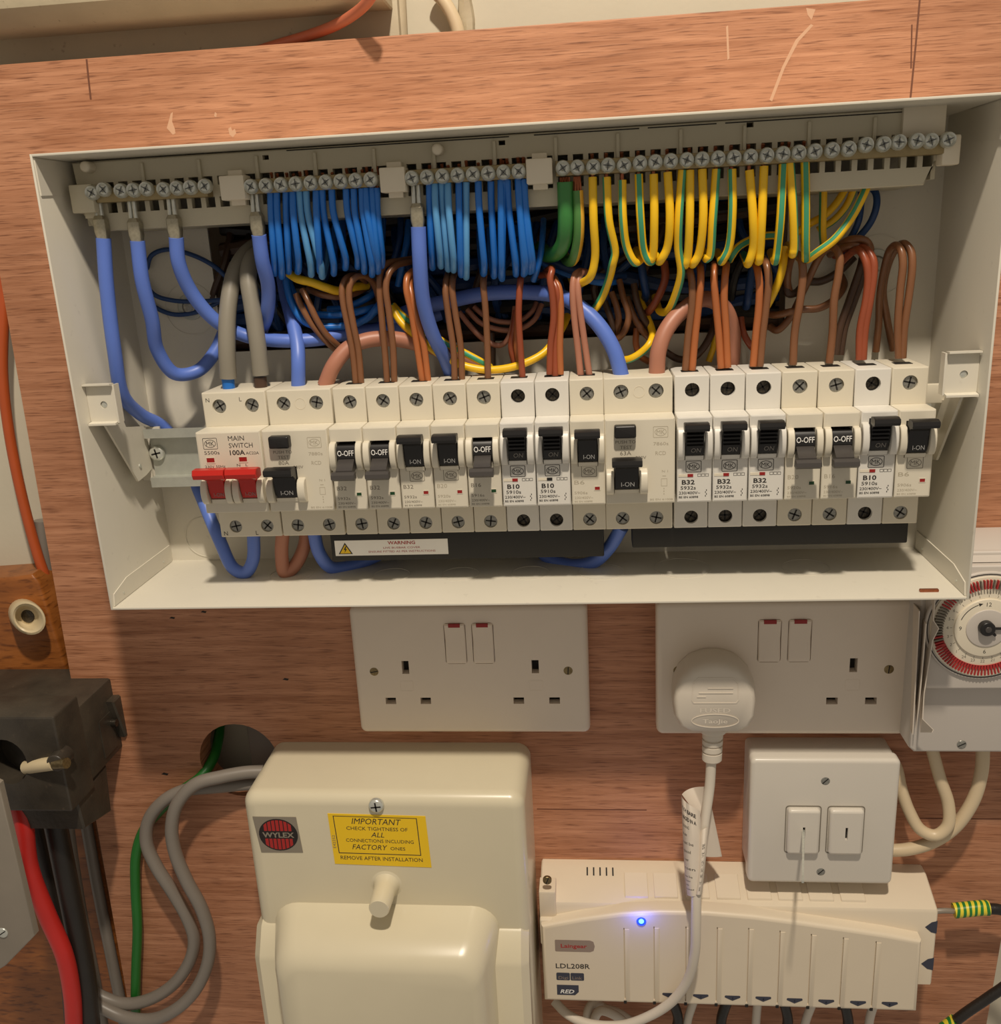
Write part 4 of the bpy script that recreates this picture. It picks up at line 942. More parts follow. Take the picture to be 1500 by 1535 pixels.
thick('neutral_cable', 'thick lilac-blue cable arching right into the 63A switch', bb, 4.0, PX((932, 566, 40), (920, 525, 40), (897, 487, 38), (868, 460, 34), (838, 444, 28), (790, 438, 22), (730, 440, 18), (670, 452, 16), (610, 468, 10), (560, 500, 4)))
pb = W['pbrown']
thick('live_cable', 'thick pink-brown cable arching from the 80A switch behind the brown wires', pb, 4.2, PX((487, 578, 38), (500, 548, 38), (521, 523, 34), (550, 510, 30), (590, 508, 26), (630, 516, 22), (680, 530, 16), (740, 560, 8)))
thick('live_cable', 'thick pink-brown cable arching from the 63A switch behind the brown wires', pb, 4.2, PX((984, 562, 40), (987, 525, 40), (1000, 492, 37), (1025, 464, 32), (1055, 448, 28), (1085, 462, 22), (1098, 500, 16), (1096, 550, 12), (1090, 600, 10)))
gm = MB(); a = at(342, 573, 40); gm.tube([(a[0], a[1], 62), (a[0], a[1], 68)], 3.4, 14)
thick('incoming_tail', 'left grey sheathed incoming tail, blue core, entering the main switch', W['ggrey'], 4.6, PX((342, 567, 40), (340, 520, 40), (342, 460, 36), (352, 410, 28), (370, 380, 18), (392, 365, 6)), extra=[('core', gm, W['blue'])])
gm = MB(); a = at(390, 570, 40); gm.tube([(a[0], a[1], 62), (a[0], a[1], 68)], 3.5, 14)
thick('incoming_tail', 'right grey sheathed incoming tail, brown core, entering the main switch', W['ggrey'], 4.5, PX((391, 562, 40), (386, 515, 40), (378, 460, 38), (372, 415, 34), (378, 388, 26), (392, 378, 14)), extra=[('core', gm, W['dbrown'])])
thick('live_cable', 'thick brown cable looping out beneath the 80A switch', W['pbrown'], 3.9, PX((424, 795, 34), (422, 830, 33), (427, 858, 33), (440, 850, 30), (455, 822, 26), (460, 790, 24)))
thick('neutral_cable', 'thick lilac-blue cable looping under the left end of the busbar cover', bb, 3.8, PX((470, 795, 34), (478, 828, 32), (495, 850, 28), (520, 850, 22), (560, 835, 14), (600, 815, 8)))
thick('neutral_cable', 'thick lilac-blue cable looping under the gap between the busbar covers', bb, 3.8, PX((800, 815, 8), (822, 836, 14), (855, 847, 20), (890, 842, 26), (912, 822, 30), (932, 790, 34)))
# thin cables at the back left and right
live_ = wire
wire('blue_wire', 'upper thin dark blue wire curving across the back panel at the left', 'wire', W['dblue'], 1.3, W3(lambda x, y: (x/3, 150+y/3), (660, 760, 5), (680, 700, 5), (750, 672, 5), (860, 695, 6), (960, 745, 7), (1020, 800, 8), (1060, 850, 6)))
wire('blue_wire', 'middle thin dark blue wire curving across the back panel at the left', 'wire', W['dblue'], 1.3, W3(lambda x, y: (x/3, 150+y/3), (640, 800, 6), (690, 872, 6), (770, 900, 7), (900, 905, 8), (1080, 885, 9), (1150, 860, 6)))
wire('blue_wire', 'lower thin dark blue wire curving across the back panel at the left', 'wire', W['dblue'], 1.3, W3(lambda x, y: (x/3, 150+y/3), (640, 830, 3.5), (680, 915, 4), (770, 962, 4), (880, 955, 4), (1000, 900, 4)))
for k, (pts, lab) in enumerate([([(240, 100, 24), (250, 250, 26), (290, 380, 28), (370, 500, 28), (470, 545, 26), (620, 548, 24), (760, 530, 22), (880, 460, 18), (960, 380, 8)], 'lowest of the blue wires bowed under the left blue bunch'),
                               ([(260, 200, 18), (320, 340, 20), (420, 440, 22), (560, 462, 22), (720, 450, 22), (850, 420, 20), (930, 400, 14)], 'middle of the blue wires bowed under the left blue bunch'),
                               ([(560, 420, 14), (680, 410, 16), (780, 370, 16), (870, 320, 14), (940, 250, 6)], 'upper of the blue wires bowed under the left blue bunch'),
                               ([(780, 520, 20), (860, 480, 22), (920, 410, 22), (960, 360, 14)], 'short blue wire rising right at the end of the bowed wires')]):
    wire('blue_wire', lab, 'wire', W['blue'], 2.0, W3(cA, *pts))
wire('blue_wire', 'left blue wire rising behind, just left of the upright lilac cable', 'wire', W['dblue'], 1.8, W3(c2, (780, 700, 8), (810, 600, 12), (830, 520, 10), (835, 420, 2)))
wire('blue_wire', 'right blue wire rising behind, just left of the upright lilac cable', 'wire', W['blue'], 1.8, W3(c2, (820, 760, 10), (845, 640, 14), (865, 540, 12), (872, 440, 2)))
wire('blue_wire', 'blue wire rising steeply beside the thick green cable', 'wire', W['blue'], 1.6, W3(c3, (165, 900, 30), (185, 840, 36), (202, 760, 36), (210, 680, 30), (215, 600, 14)))
wire('blue_wire', 'upper blue wire running right beneath the thick green cable', 'wire', W['dblue'], 2.2, W3(c3, (80, 700, 14), (160, 760, 20), (260, 810, 22), (380, 855, 22), (500, 885, 18), (620, 880, 8)))
wire('blue_wire', 'lower blue wire running right beneath the thick green cable', 'wire', W['blue'], 2.0, W3(c3, (120, 740, 12), (250, 830, 16), (400, 890, 18), (520, 912, 18), (600, 900, 8)))
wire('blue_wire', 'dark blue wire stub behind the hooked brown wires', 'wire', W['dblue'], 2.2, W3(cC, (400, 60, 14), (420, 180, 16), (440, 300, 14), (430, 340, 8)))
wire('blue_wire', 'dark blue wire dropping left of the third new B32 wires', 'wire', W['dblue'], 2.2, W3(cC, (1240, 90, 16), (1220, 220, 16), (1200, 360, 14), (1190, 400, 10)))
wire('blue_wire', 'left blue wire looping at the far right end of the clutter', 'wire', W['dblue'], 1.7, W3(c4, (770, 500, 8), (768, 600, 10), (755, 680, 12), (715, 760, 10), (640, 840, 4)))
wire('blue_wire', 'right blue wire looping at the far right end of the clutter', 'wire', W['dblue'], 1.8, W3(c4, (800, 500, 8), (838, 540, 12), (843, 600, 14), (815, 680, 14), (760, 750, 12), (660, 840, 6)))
# filler cables added in very dark colours so the rear opening looks dark
rb = random.Random(5)
nlab = 0
hues = ['dblue', 'blackc', 'dbrown', 'blackc', 'dblue', 'blackc', 'dbrown', 'blackc', 'dblue', 'blackc']
mb = MB()
bun = thing('filler_cable_bundle', 'dense bundle of filler cables added to darken the opening behind the wires', 'cable bundle', (0, -36, 80))
for lay, d in enumerate((-30, -20, -10)):
    for k in range(10):
        z = 82+k*7.6-lay*2.3; pts = []
        for j in range(7):
            pts.append((-2+j*52.0, d+rb.uniform(-3, 3), min(max(z+rb.uniform(-6, 6), 82), 147)))
        m = MB(); m.tube(pts, 4.3, 8, 4); part('sheathed_cable', m, W[hues[(k*3+lay) % 10]], bun)
for k in range(26):
    x = 4+k*11.8; m = MB()
    x2 = x+rb.uniform(-22, 22)
    m.tube([(x, -14, 148), (x+rb.uniform(-8, 8), -4+rb.uniform(-2, 4), 128), (x2, -2+rb.uniform(0, 5), 108), (x2+rb.uniform(-10, 10), -12, 86)], 2.2, 8, 5)
    part('loose_core', m, W[rb.choice(['dblue', 'dbrown', 'blackc', 'dblue', 'dbrown', 'dblue'])], bun)

# ================================================================ SOCKETS AND THE THINGS BELOW THE ENCLOSURE
def slotscrew(name, par, x, z, d, r, mt, ang, hd=.8):
    mb = MB(); mb.cyl((x, z), r, d-1, d+hd, 20, hd*.6); s = part(name, mb, mt, par)
    m = MB(); ca, sa = math.cos(ang), math.sin(ang)
    q = [(-r*.85, -.32), (r*.85, -.32), (r*.85, .32), (-r*.85, .32)]
    m.solid([(x+p[0]*ca-p[1]*sa, z+p[0]*sa+p[1]*ca) for p in q], d+hd-.4, d+hd+.05); part('screw_slot', m, W['dark'], s)
    return s
def socket(cx, cz, d0, d1, label, box=None):
    o = thing('double_socket', label, 'socket', (cx, 0, cz-43))
    holes = []
    for s in (-1, 1):
        holes.append(rrect(cx+s*40.3-2.2, cx+s*40.3+2.2, cz-1.6, cz+7.2))
        for t_ in (-11.1, 11.1): holes.append(rrect(cx+s*40.3+t_-3.3, cx+s*40.3+t_+3.3, cz-22.4, cz-18.0))
    sw = [(cx-14.3, cx-1.6), (cx+2.8, cx+15.5)]
    for a, b in sw: holes.append(rrect(a-.35, b+.35, cz+5.0, cz+32.2, 2.0, 4))
    mb = MB(); mb.solid(rrect(cx-72.9, cx+72.9, cz-43, cz+43, 4, 5), d0, d1, 3.2, holes=holes, hd=d1-6, n=4)
    fp = part('faceplate', mb, W['sock'], o)
    m = MB()
    for h in holes[:6]:
        m.add([(p[0], d1-5.9, p[1]) for p in h], [(0, 1, 2, 3)])
    part('pin_shutter', m, W['dark'], fp, kind='stuff')
    for a, b in sw:
        m = MB(); m.ext([(d1-5, cz+5.4), (d1+.2, cz+5.4), (d1+.9, cz+8), (d1-.2, cz+20), (d1+1.2, cz+31), (d1+.4, cz+31.9), (d1-5, cz+31.9)], a, b, .5); r_ = part('rocker_switch', m, W['sock'], o)
        m = MB(); m.box((a+b)/2-3.6, (a+b)/2+3.6, d1+.3, d1+1.32, cz+29.6, cz+32.0, .2); part('red_flash', m, W['redflag'], r_)
    for s in (-1, 1): slotscrew('screw', o, cx+s*60.3, cz, d1-.6, 2.9, W['bscrew'], .2 if s < 0 else 1.5)
    if box:
        m = MB(); m.solid(rrect(cx-71.5, cx+71.5, cz-41.8, cz+41.8, 4, 4), 0.05, d0, 0); part('pattress', m, W['sock'], o)
    for s in (-1, 1):
        if box and s < 0: continue
        m = MB(); m.frame(rrect(cx+s*40.3-4.2, cx+s*40.3+4.2, cz-13.4, cz-6.5, .6, 2), rrect(cx+s*40.3-4, cx+s*40.3+4, cz-13.2, cz-6.7, .5, 2), d1-.02, d1+.08); part('moulded_mark', m, W['sock'], fp)
    return o
socket(128.3, -121.7, 0.05, 9.5, 'empty double wall socket plate under the left half of the enclosure')
socket(314.2, -117.4, 10, 18.8, 'double wall socket at the right under the enclosure, with a plug in its left outlet', True)

# plug
plg = thing('mains_plug', 'white moulded three-pin plug in the left outlet of the right-hand double socket', 'plug', (272, 19, -143))
def plo(sx, sz, dx=0, dz=0):
    base = [(-13, -21.5), (13, -21.5), (19.5, -18), (22.6, -11), (23, -2), (22.3, 5), (19, 12), (13, 18.2), (6, 21), (0, 21.6), (-6, 21), (-13, 18.2), (-19, 12), (-22.3, 5), (-23, -2), (-22.6, -11), (-19.5, -18)]
    return [(272.3+dx+p[0]*sx, -122.4+dz+p[1]*sz) for p in base]
mb = MB(); mb.rings([(plo(1.0, 1.0, 1, -2), 19.0), (plo(1.03, 1.04, 1, -1.5), 24), (plo(1.02, 1.03, .5, -.8), 36), (plo(1.0, 1.0), 41), (plo(.96, .95, 0, -.4), 44.4), (plo(.88, .86, 0, -1), 46)]); mb.sharp = 50
pb_ = part('body', mb, W['flex'], plg)
mb = MB(); mb.frame(circ(272.3, -135.6, 13.4, 28, 4.4), circ(272.3, -135.6, 12.9, 28, 3.95), 45.8, 46.35)
mb.frame([(260, -124.6), (284, -124.6), (285.5, -122.6), (285, -112), (282, -108.5), (262.5, -108.5), (259.5, -112), (259, -122.6)], [(260.4, -124.1), (283.6, -124.1), (284.9, -122.4), (284.5, -112.2), (281.7, -109), (262.8, -109), (260, -112.2), (259.5, -122.4)], 45.8, 46.25)
mb.text('FUSED', 272.3, -130.4, 46.1, 2.9, 17, 'C', bold=.02); mb.text('TaoJie', 272.3, -137.1, 46.1, 2.6, 14, 'C', bold=.02)
mb.box(263, 282, 45.8, 46.3, -118.4, -117.8); mb.box(268, 282, 45.8, 46.3, -115.6, -115); mb.box(262, 267, 45.8, 46.3, -120.8, -120.2)
part('moulded_lettering', mb, W['flex'], plg)
mb = MB(); a = at(1068, 1104, 34); b = at(1066, 1160, 34)
R = []
def cz_(x, z, r): return [(x+r*math.cos(2*PI*k/18), 34+r*.85*math.sin(2*PI*k/18)) for k in range(18)]
n_ = 14
for zz, r in ((-141, 8.6), (-147.5, 8.6), (-149, 7.6), (-149.4, 6.1), (-153, 6.0), (-153.1, 5.1), (-154.3, 5.1), (-154.4, 6), (-157, 6), (-157.1, 5.1), (-158.3, 5.1), (-158.4, 5.9), (-161.4, 5.9), (-161.5, 5.0), (-162.7, 5.0), (-162.8, 5.9), (-167.5, 5.8), (-168.6, 4.8), (-168.7, 2.4)):
    R.append((cz_(a[0]+(zz-a[2])*(b[0]-a[0])/(b[2]-a[2]), zz, r), zz))
mb.rings(R, 'z'); part('strain_relief', mb, W['flex'], plg)
fx = [(b[0], 34, -160)]+PX((1064, 1172, 35), (1062, 1190, 36), (1056, 1230, 40), (1050, 1280, 46), (1044, 1330, 52), (1043, 1380, 55), (1041, 1430, 54), (1030, 1470, 50), (1008, 1500, 46), (975, 1522, 42), (930, 1537, 38), (880, 1534, 34), (850, 1520, 28), (830, 1500, 22))
mb = MB(); mb.tube(fx, 3.0, 14, 8); part('flex', mb, W['flex'], plg)
# paper flag wrapped around the flex
fl = thing('paper_tag', 'curled printed paper tag wrapped around the white plug flex', 'tag', at(1045, 1300, 45))
def ribbon(rows, n=10, th=.25):
    """rows: list of (left pt, mid pt, right pt) - quadratic across; returns sheet with thickness"""
    mb = MB(); G = []
    for A_, B_, C_ in rows:
        L_ = []
        for k in range(n+1):
            t = k/n; L_.append(tuple((1-t)**2*A_[i]+2*t*(1-t)*B_[i]+t*t*C_[i] for i in range(3)))
        G.append(L_)
    vs = [p for L_ in G for p in L_]; m = n+1; N_ = len(vs)
    vs += [(p[0], p[1]-th, p[2]) for p in vs]; fs = []
    for r in range(len(rows)-1):
        for k in range(n):
            q = (r*m+k, r*m+k+1, (r+1)*m+k+1, (r+1)*m+k); fs.append(q); fs.append(tuple(N_+i for i in q[::-1]))
    for r in range(len(rows)-1):
        for k in (0, n): a_, b_ = r*m+k, (r+1)*m+k; fs.append((a_, b_, b_+N_, a_+N_))
    for k in range(n):
        for r in (0, len(rows)-1): a_, b_ = r*m+k, r*m+k+1; fs.append((a_, b_, b_+N_, a_+N_))
    return mb.add(vs, fs), G
rowsA = [(at(1021, 1192, 34), at(1022, 1202, 52), at(1049, 1216, 44)), (at(1023, 1250, 36), at(1024, 1258, 55), at(1052, 1262, 46)), (at(1026, 1310, 42), at(1026, 1316, 58), at(1053, 1318, 52)), (at(1030, 1341, 46), at(1032, 1346, 60), at(1050, 1342, 54))]
mb, GA = ribbon(rowsA); mb.sharp = 80; part('front_leaf', mb, W['paper'], fl)
rowsB = [(at(1022, 1191, 34), at(1032, 1178, 22), at(1060, 1180, 28)), (at(1054, 1236, 30), at(1062, 1240, 27), at(1072, 1236, 26)), (at(1050, 1283, 38), at(1066, 1286, 30), at(1082, 1284, 26))]
mb, GB = ribbon(rowsB); mb.sharp = 80; part('back_leaf', mb, W['paper'], fl)
mb, GC = ribbon([(at(1049, 1246, 44), at(1056, 1242, 50), at(1062, 1240, 42)), (at(1046, 1300, 50), at(1054, 1300, 56), at(1057, 1296, 48)), (at(1042, 1341, 55), at(1048, 1342, 60), at(1052, 1341, 54))]); mb.sharp = 80; part('wrapped_leaf', mb, W['paper'], fl)
def on(G, s, t):
    r = t*(len(G)-1); i = min(int(r), len(G)-2); r -= i; k = s*(len(G[0])-1); j = min(int(k), len(G[0])-2); k -= j
    P = lambda a_, b_: Vector(G[a_][b_])
    q = (P(i, j)*(1-k)+P(i, j+1)*k)*(1-r)+(P(i+1, j)*(1-k)+P(i+1, j+1)*k)*r
    return (q.x, q.y+.12, q.z)
mb = MB()
for i, tx in enumerate(['WITH BARE', 'DAMAGED IN A', 'WARNING', 'socket outlet', 'must be', 'replaced', 'fuse cover', 'green', 'brown live', 'blue neutral', 'earth', 'marked']):
    y0 = .10+i*.072
    vs, fs, tw, _ = glyphs(tx, .03 if i < 2 else 0, 0)
    hh = .036 if i < 2 else .026; ww = (.8 if i < 2 else .35+.4*((i*37) % 10)/10)
    # text hugging the curled leaf: subdivide not needed at this size
    mb.add([on(GA, .06+p[0]/tw*ww, y0-p[1]/.7*hh+p[0]/tw*.0) for p in vs], fs)
part('tag_lettering', mb, W['print'], fl)
mb = MB()
for i in range(7):
    vs, fs, tw, _ = glyphs(['BS', '3A', 'ASTA', 'UK', '250V', '13A', 'mm'][i], 0, 0)
    mb.add([on(GC, .35+p[1]/.7*.3, .2+i*.11+p[0]/tw*.07) for p in vs], fs)
part('tag_lettering', mb, W['print'], fl)

# key switch on its surface box
ks = thing('key_switch', 'square white key-switch plate with two keyed rockers on a deep surface box', 'switch', (339, 0, -257))
mb = MB(); mb.solid(rrect(297, 381.8, -256.2, -172.6, 3, 4), 0.05, 21.5, .4); part('surface_box', mb, W['plate'], ks)
mb = MB(); mb.solid(rrect(295.8, 382, -256.6, -170.2, 3.4, 5), 21.6, 29.5, 2.4, n=4); fp = part('faceplate', mb, W['plate'], ks)
for x0, x1 in ((318.0, 337.0), (342.4, 362.2)):
    mb = MB(); mb.frame(rrect(x0-1, x1+1, -234.4, -201.4, 2, 4), rrect(x0-.5, x1+.5, -233.9, -201.9, 1.6, 4), 29.4, 29.75); part('module_gap', mb, W['mid'], fp)
    mb = MB(); xm = (x0+x1)/2; mb.solid(rrect(x0, x1, -233.4, -202.4, 2.2, 4), 29.3, 33.2, 1.8, holes=[rrect(xm-.7, xm+.7, -222.5, -214)], hd=31, n=3); k_ = part('keyed_rocker', mb, W['plate'], ks)
    mb = MB(); mb.add([(xm-.7, 31.1, -222.5), (xm+.7, 31.1, -222.5), (xm+.7, 31.1, -214), (xm-.7, 31.1, -214)], [(0, 1, 2, 3)]); part('key_slot', mb, W['dark'], k_)
for u, v in ((1237, 1171), (1230, 1307)):
    a = at(u, v, 29.5); slotscrew('screw', ks, a[0], a[2], 28.9, 2.8, W['screw'], .8, .7)
a = (327.5, 32, -217.5); b = at(1203, 1322, 84)
mb = MB(); V = Vector
p0 = V((327.5, 31.5, -217.2)); p1 = V(b)
mb.tube([p0, p0.lerp(p1, .25), p0.lerp(p1, .45)], .9, 8); 
rv = random.Random(2)
prev = p0.lerp(p1, .2)
mb2 = MB(); dv = (p1-p0).normalized()
pts = [p0.lerp(p1, t) for t in (.12, .3, .42, .55, .68, .8, .92, 1.0)]; ws = (1.0, 1.5, .9, 1.6, 2.0, 1.2, 1.7, .7)
R_ = []
vs = []; fs = []
for p, w in zip(pts, ws):
    for sx, sz in ((-.6, -w), (.6, -w), (.6, w), (-.6, w)): vs.append((p.x+sx, p.y, p.z+sz))
for i in range(len(pts)-1):
    for k in range(4): j = (k+1) % 4; fs.append((i*4+k, i*4+j, i*4+4+j, i*4+4+k))
fs += [(3, 2, 1, 0), tuple(len(pts)*4-4+k for k in range(4))]
mb2.add(vs, fs)
ky = thing('switch_key', 'thin metal key sticking out of the left rocker of the key switch', 'key', tuple(p0)); part('shaft', mb, W['zinc'], ky); part('blade', mb2, W['zinc'], ky)

# timer at the right edge
tm = thing('time_switch', 'grey dial time switch with red tappets at the right edge', 'timer', (430, 0, -160))
xL = at(1364, 1100, 36)[0]; zB = at(1430, 1128, 36)[2]
mb = MB(); mb.solid([(xL, zB+3), (xL+3, zB), (500, zB), (500, -40), (393, -40), (393, -51), (xL, -51)], 0.05, 36, 1.6); part('housing', mb, W['timer'], tm)
x2 = at(1390, 1030, 44)[0]; z2 = at(1440, 1033, 44)[2]
zt = at(1480, 848, 44)[2]
mb = MB(); mb.solid([(x2-2, z2), (498, z2), (498, zt), (393, zt), (393, -51), (x2-2, -51)], 35.5, 44, 1.2); part('clock_module', mb, W['timer'], tm)
mb = MB(); mb.ext([(0.1, zt+.5), (40, zt+.5), (30, zt+7), (0.1, zt+7)], 394, 498); part('hood', mb, W['timer'], tm)
dc = at(1477, 940, 46); DX, DZ = dc[0], dc[2]; RD = 29.0
mb = MB(); mb.solid(circ(DX, DZ, RD+2.2, 60), 43.5, 45.5, .6); part('bezel', mb, W['timer'], tm)
mb = MB(); mb.frame(circ(DX, DZ, RD+1.2, 60), circ(DX, DZ, RD+.7, 60), 45.4, 45.65); part('bezel_line', mb, W['print'], tm)
mb = MB(); mb.solid(circ(DX, DZ, RD, 60), 45, 46.4, .4); part('dial', mb, W['clip'], tm)
mr = MB(); mk = MB(); rt_ = random.Random(9)
for k in range(96):
    a_ = 2*PI*k/96; red = not (150 < math.degrees(a_) < 190)
    deg = math.degrees(a_)
    inn = 205 < deg < 330
    r0, r1 = (RD-6.4, RD-1.6) if (not inn) else (RD-4.6, RD-1.0)
    ca, sa = math.cos(a_), math.sin(a_); w = .38
    q = [(r0, -w), (r1, -w), (r1, w), (r0, w)]
    dst = mr if (red and (inn or rt_.random() < .72)) else mk
    dst.solid([(DX+p[0]*ca-p[1]*sa, DZ+p[0]*sa+p[1]*ca) for p in q], 46.2, 48.2 if not inn else 47.2)
    if inn:
        q = [(r0-2.2, -.9), (r0, -.9), (r0, .9), (r0-2.2, .9)]
        mr.solid([(DX+p[0]*ca-p[1]*sa, DZ+p[0]*sa+p[1]*ca) for p in q], 46.2, 47.0)
part('tappet_ring', mr, W['redprint'], tm, 'ring of red tappets', 'stuff'); part('dark_tappets', mk, W['mid'], tm, None, 'stuff')
mb = MB()
for k in range(24):
    a_ = PI/2-2*PI*k/24; r = RD-9.2; x = DX+r*math.cos(a_); z = DZ+r*math.sin(a_)
    mb.text(str((k+9) % 24+1), x, z-.8, 46.45, 1.7, None, 'C')
    ca, sa = math.cos(a_), math.sin(a_); q = [(RD-11.6, -.12), (RD-10.4, -.12), (RD-10.4, .12), (RD-11.6, .12)]
    mb.solid([(DX+p[0]*ca-p[1]*sa, DZ+p[0]*sa+p[1]*ca) for p in q], 46.3, 46.45)
part('hour_figures', mb, W['mid'], tm)
mb = MB(); mb.solid(circ(DX, DZ, RD-12.4, 48), 46.2, 47.6, .4); cd = part('clock_face', mb, W['clip'], tm)
mb = MB()
for t_, a_ in (('12', 90), ('3', 0), ('6', -90), ('9', 180)):
    x = DX+13.6*math.cos(math.radians(a_)); z = DZ+13.6*math.sin(math.radians(a_)); mb.text(t_, x, z-1.1, 47.65, 2.3, None, 'C')
pts = [(DX+14.4*math.cos(math.radians(q)), DZ+14.4*math.sin(math.radians(q))) for q in range(112, 166, 6)]
mb.solid([(DX+14.6*math.cos(math.radians(q)), DZ+14.6*math.sin(math.radians(q))) for q in range(112, 166, 6)]+[(DX+14.2*math.cos(math.radians(q)), DZ+14.2*math.sin(math.radians(q))) for q in range(160, 106, -6)], 47.5, 47.65)
q = math.radians(108); mb.solid([(DX+15.4*math.cos(q+.05), DZ+15.4*math.sin(q+.05)), (DX+13.4*math.cos(q+.05), DZ+13.4*math.sin(q+.05)), (DX+14.4*math.cos(q-.1), DZ+14.4*math.sin(q-.1))], 47.5, 47.65)
part('clock_figures', mb, W['print'], cd)
mb = MB(); mb.solid(circ(DX, DZ, 10.8, 40), 47.4, 48.2, .4); part('clear_centre', mb, W['timer'], cd)
mb = MB(); mb.cyl((DX-1, DZ+1), 4.0, 48, 52, 24, .8); mb.box(DX+2, DX+14, 49, 50, DZ+.1, DZ+1.2); mb.solid([(DX, DZ-1), (DX+3.6, DZ-4), (DX+4.4, DZ-3), (DX+2, DZ)], 49, 50); part('clock_hand', mb, W['black'], cd)
mb = MB(); mb.cyl((DX-1, DZ+1), 1.7, 52, 52.6, 16, .3); part('hub', mb, W['grey'], cd)
a = at(1441, 1116, 36); slotscrew('screw', tm, a[0], a[2], 35.6, 2.7, W['screw'], .5, .8)
wire('timer_cable', 'inner cream cable looping from the time switch back to the key switch box', 'cable', W['cflex'], 3.6, PX((1396, 1120, 16), (1408, 1165, 18), (1421, 1205, 20), (1420, 1238, 22), (1402, 1252, 22), (1380, 1244, 20), (1362, 1215, 17), (1350, 1180, 14), (1343, 1150, 10), (1330, 1130, 8)), n=14, sub=8)
wire('timer_cable', 'outer cream cable looping from the time switch to the bottom of the key switch box', 'cable', W['cflex'], 3.9, PX((1473, 1118, 16), (1471, 1155, 17), (1458, 1200, 18), (1430, 1240, 18), (1395, 1263, 17), (1360, 1273, 15), (1325, 1275, 12)), n=14, sub=8)
# folded leaflets stuffed between the socket and the timer
def leaf(label, P_, th=.5):
    q = [V(at(*p)) for p in P_]
    vs = [tuple(p) for p in q]+[(p.x+th, p.y, p.z) for p in q]; n = len(q); fs = [tuple(range(n)), tuple(range(n, 2*n))]+[(i, (i+1) % n, n+(i+1) % n, n+i) for i in range(n)]
    return solo('folded_leaflet', MB().add(vs, fs), W['paper'], label, 'leaflet', 'leaflets tucked beside the time switch')
leaf('folded white leaflet nearest the right-hand socket, beside the time switch', [(1367, 902, 20), (1377, 916, 46), (1372, 1010, 46), (1367, 1101, 44), (1359, 1083, 22), (1363, 990, 20)], .6)
leaf('folded white leaflet in the middle of the three beside the time switch', [(1378, 922, 24), (1387, 935, 50), (1383, 985, 50), (1376, 1060, 48), (1372, 1092, 44), (1373, 1000, 24)], .6)
leaf('curling white leaflet nearest the time switch dial', [(1388, 900, 37), (1402, 880, 47.5), (1398, 930, 49), (1406, 942, 50), (1397, 960, 49), (1384, 1040, 48), (1382, 1078, 48), (1398, 1094, 48), (1396, 1098, 48), (1379, 1098, 46), (1378, 1060, 40), (1385, 960, 38)], .5)

# wiring centre
wc = thing('wiring_centre', 'long cream underfloor heating wiring centre with a glowing blue light, under the key switch', 'wiring centre', (285, 0, -345))
xl, xr = 166.8, 409.5
mb = MB(); mb.ext([(0.1, -263.5), (9, -263.5), (31.5, -272), (32.5, -274), (32.5, -327), (0.1, -327)], xl, xr, .8); body = part('housing', mb, W['wc'], wc)
mb = MB(); mb.ext([(0.1, -326), (31, -326), (31, -340), (0.1, -340)], xl+1, 399, .6); part('lower_housing', mb, W['wc'], wc)
pa = [at(u, v, 40) for u, v in ((811, 1387), (870, 1376), (930, 1368), (990, 1365), (1060, 1366), (1130, 1372), (1200, 1381), (1270, 1391), (1330, 1400), (1381, 1410))]
bl, br = at(818, 1497, 41), at(1374, 1518, 41)
outl = [(p[0], p[2]) for p in pa][::-1]+[(bl[0]-1, -340.5), (br[0], -340.5)]
gu = [935, 980, 1028, 1075, 1122, 1169, 1216, 1264, 1313]; gt = [1391, 1389, 1389, 1390, 1391, 1395, 1400, 1405, 1411]
gh = []; gx = []
for u, v in zip(gu, gt):
    a = at(u, v, 41); gx.append(a[0]); gh.append(rrect(a[0]-.35, a[0]+.35, -337.2, a[2]))
outl = ccw(outl)
mb = MB(); mb.solid(outl, 31, 41, 2.4, holes=gh, hd=40.1, n=4); cov = part('front_cover', mb, W['wc'], wc)
for x, gq in zip(gx, gh):
    mb = MB(); mb.box(x+.35, x+3.2, 40.8, 41.3, -338, gq[2][1]-1, .2); part('cover_rib', mb, W['wc'], cov)
    mb = MB(); mb.box(x-.8, x+1.0, 36, 41.2, -340.4, -338.2); part('notch', mb, W['dark'], cov)
for x in gx[:-1]:
    for_ = x+1.6
    mb = MB(); s0, s1 = .12, .82
    y = lambda t_: (9+22.5*t_, -263.5-8.5*t_)
    p0_, p1_ = y(s0), y(s1)
    mb.ext([(p0_[0], p0_[1]-.3), (p0_[0]+.3, p0_[1]+.7), (p1_[0]+.2, p1_[1]+1.0), (p1_[0]+.6, p1_[1]-.3)], x+1.3, x+16.0, .3); part('cover_pad', mb, W['wc'], body)
for k in range(5):
    x = at(880+k*9.6, 1306, 12)[0]
    mb = MB(); mb.ext([(8.4, -263.6), (8.6, -262.9), (9.2, -263.1), (14.0, -264.9), (13.6, -265.9)], x-.45, x+.45); part('vent_slot', mb, W['dark'], body)
mb = MB(); mb.box(xl-.3, xl+10.2, 20, 34, -282, -262.5, .8); mb.box(xl-.3, xl+9.6, 20, 37.5, -300, -281, 1.2); tb = part('fixing_lug', mb, W['wc'], wc)
a = at(820, 1320, 34); slotscrew('screw', wc, a[0], a[2], 33.6, 2.8, W['bscrew'], 1.2, 1)
mb = MB(); mb.solid(circ(*[at(961, 1381, 41)[i] for i in (0, 2)], 3.0, 24), 40.5, 42.0, .7); il = part('indicator_light', mb, W['led2'], wc, 'glowing blue indicator light')
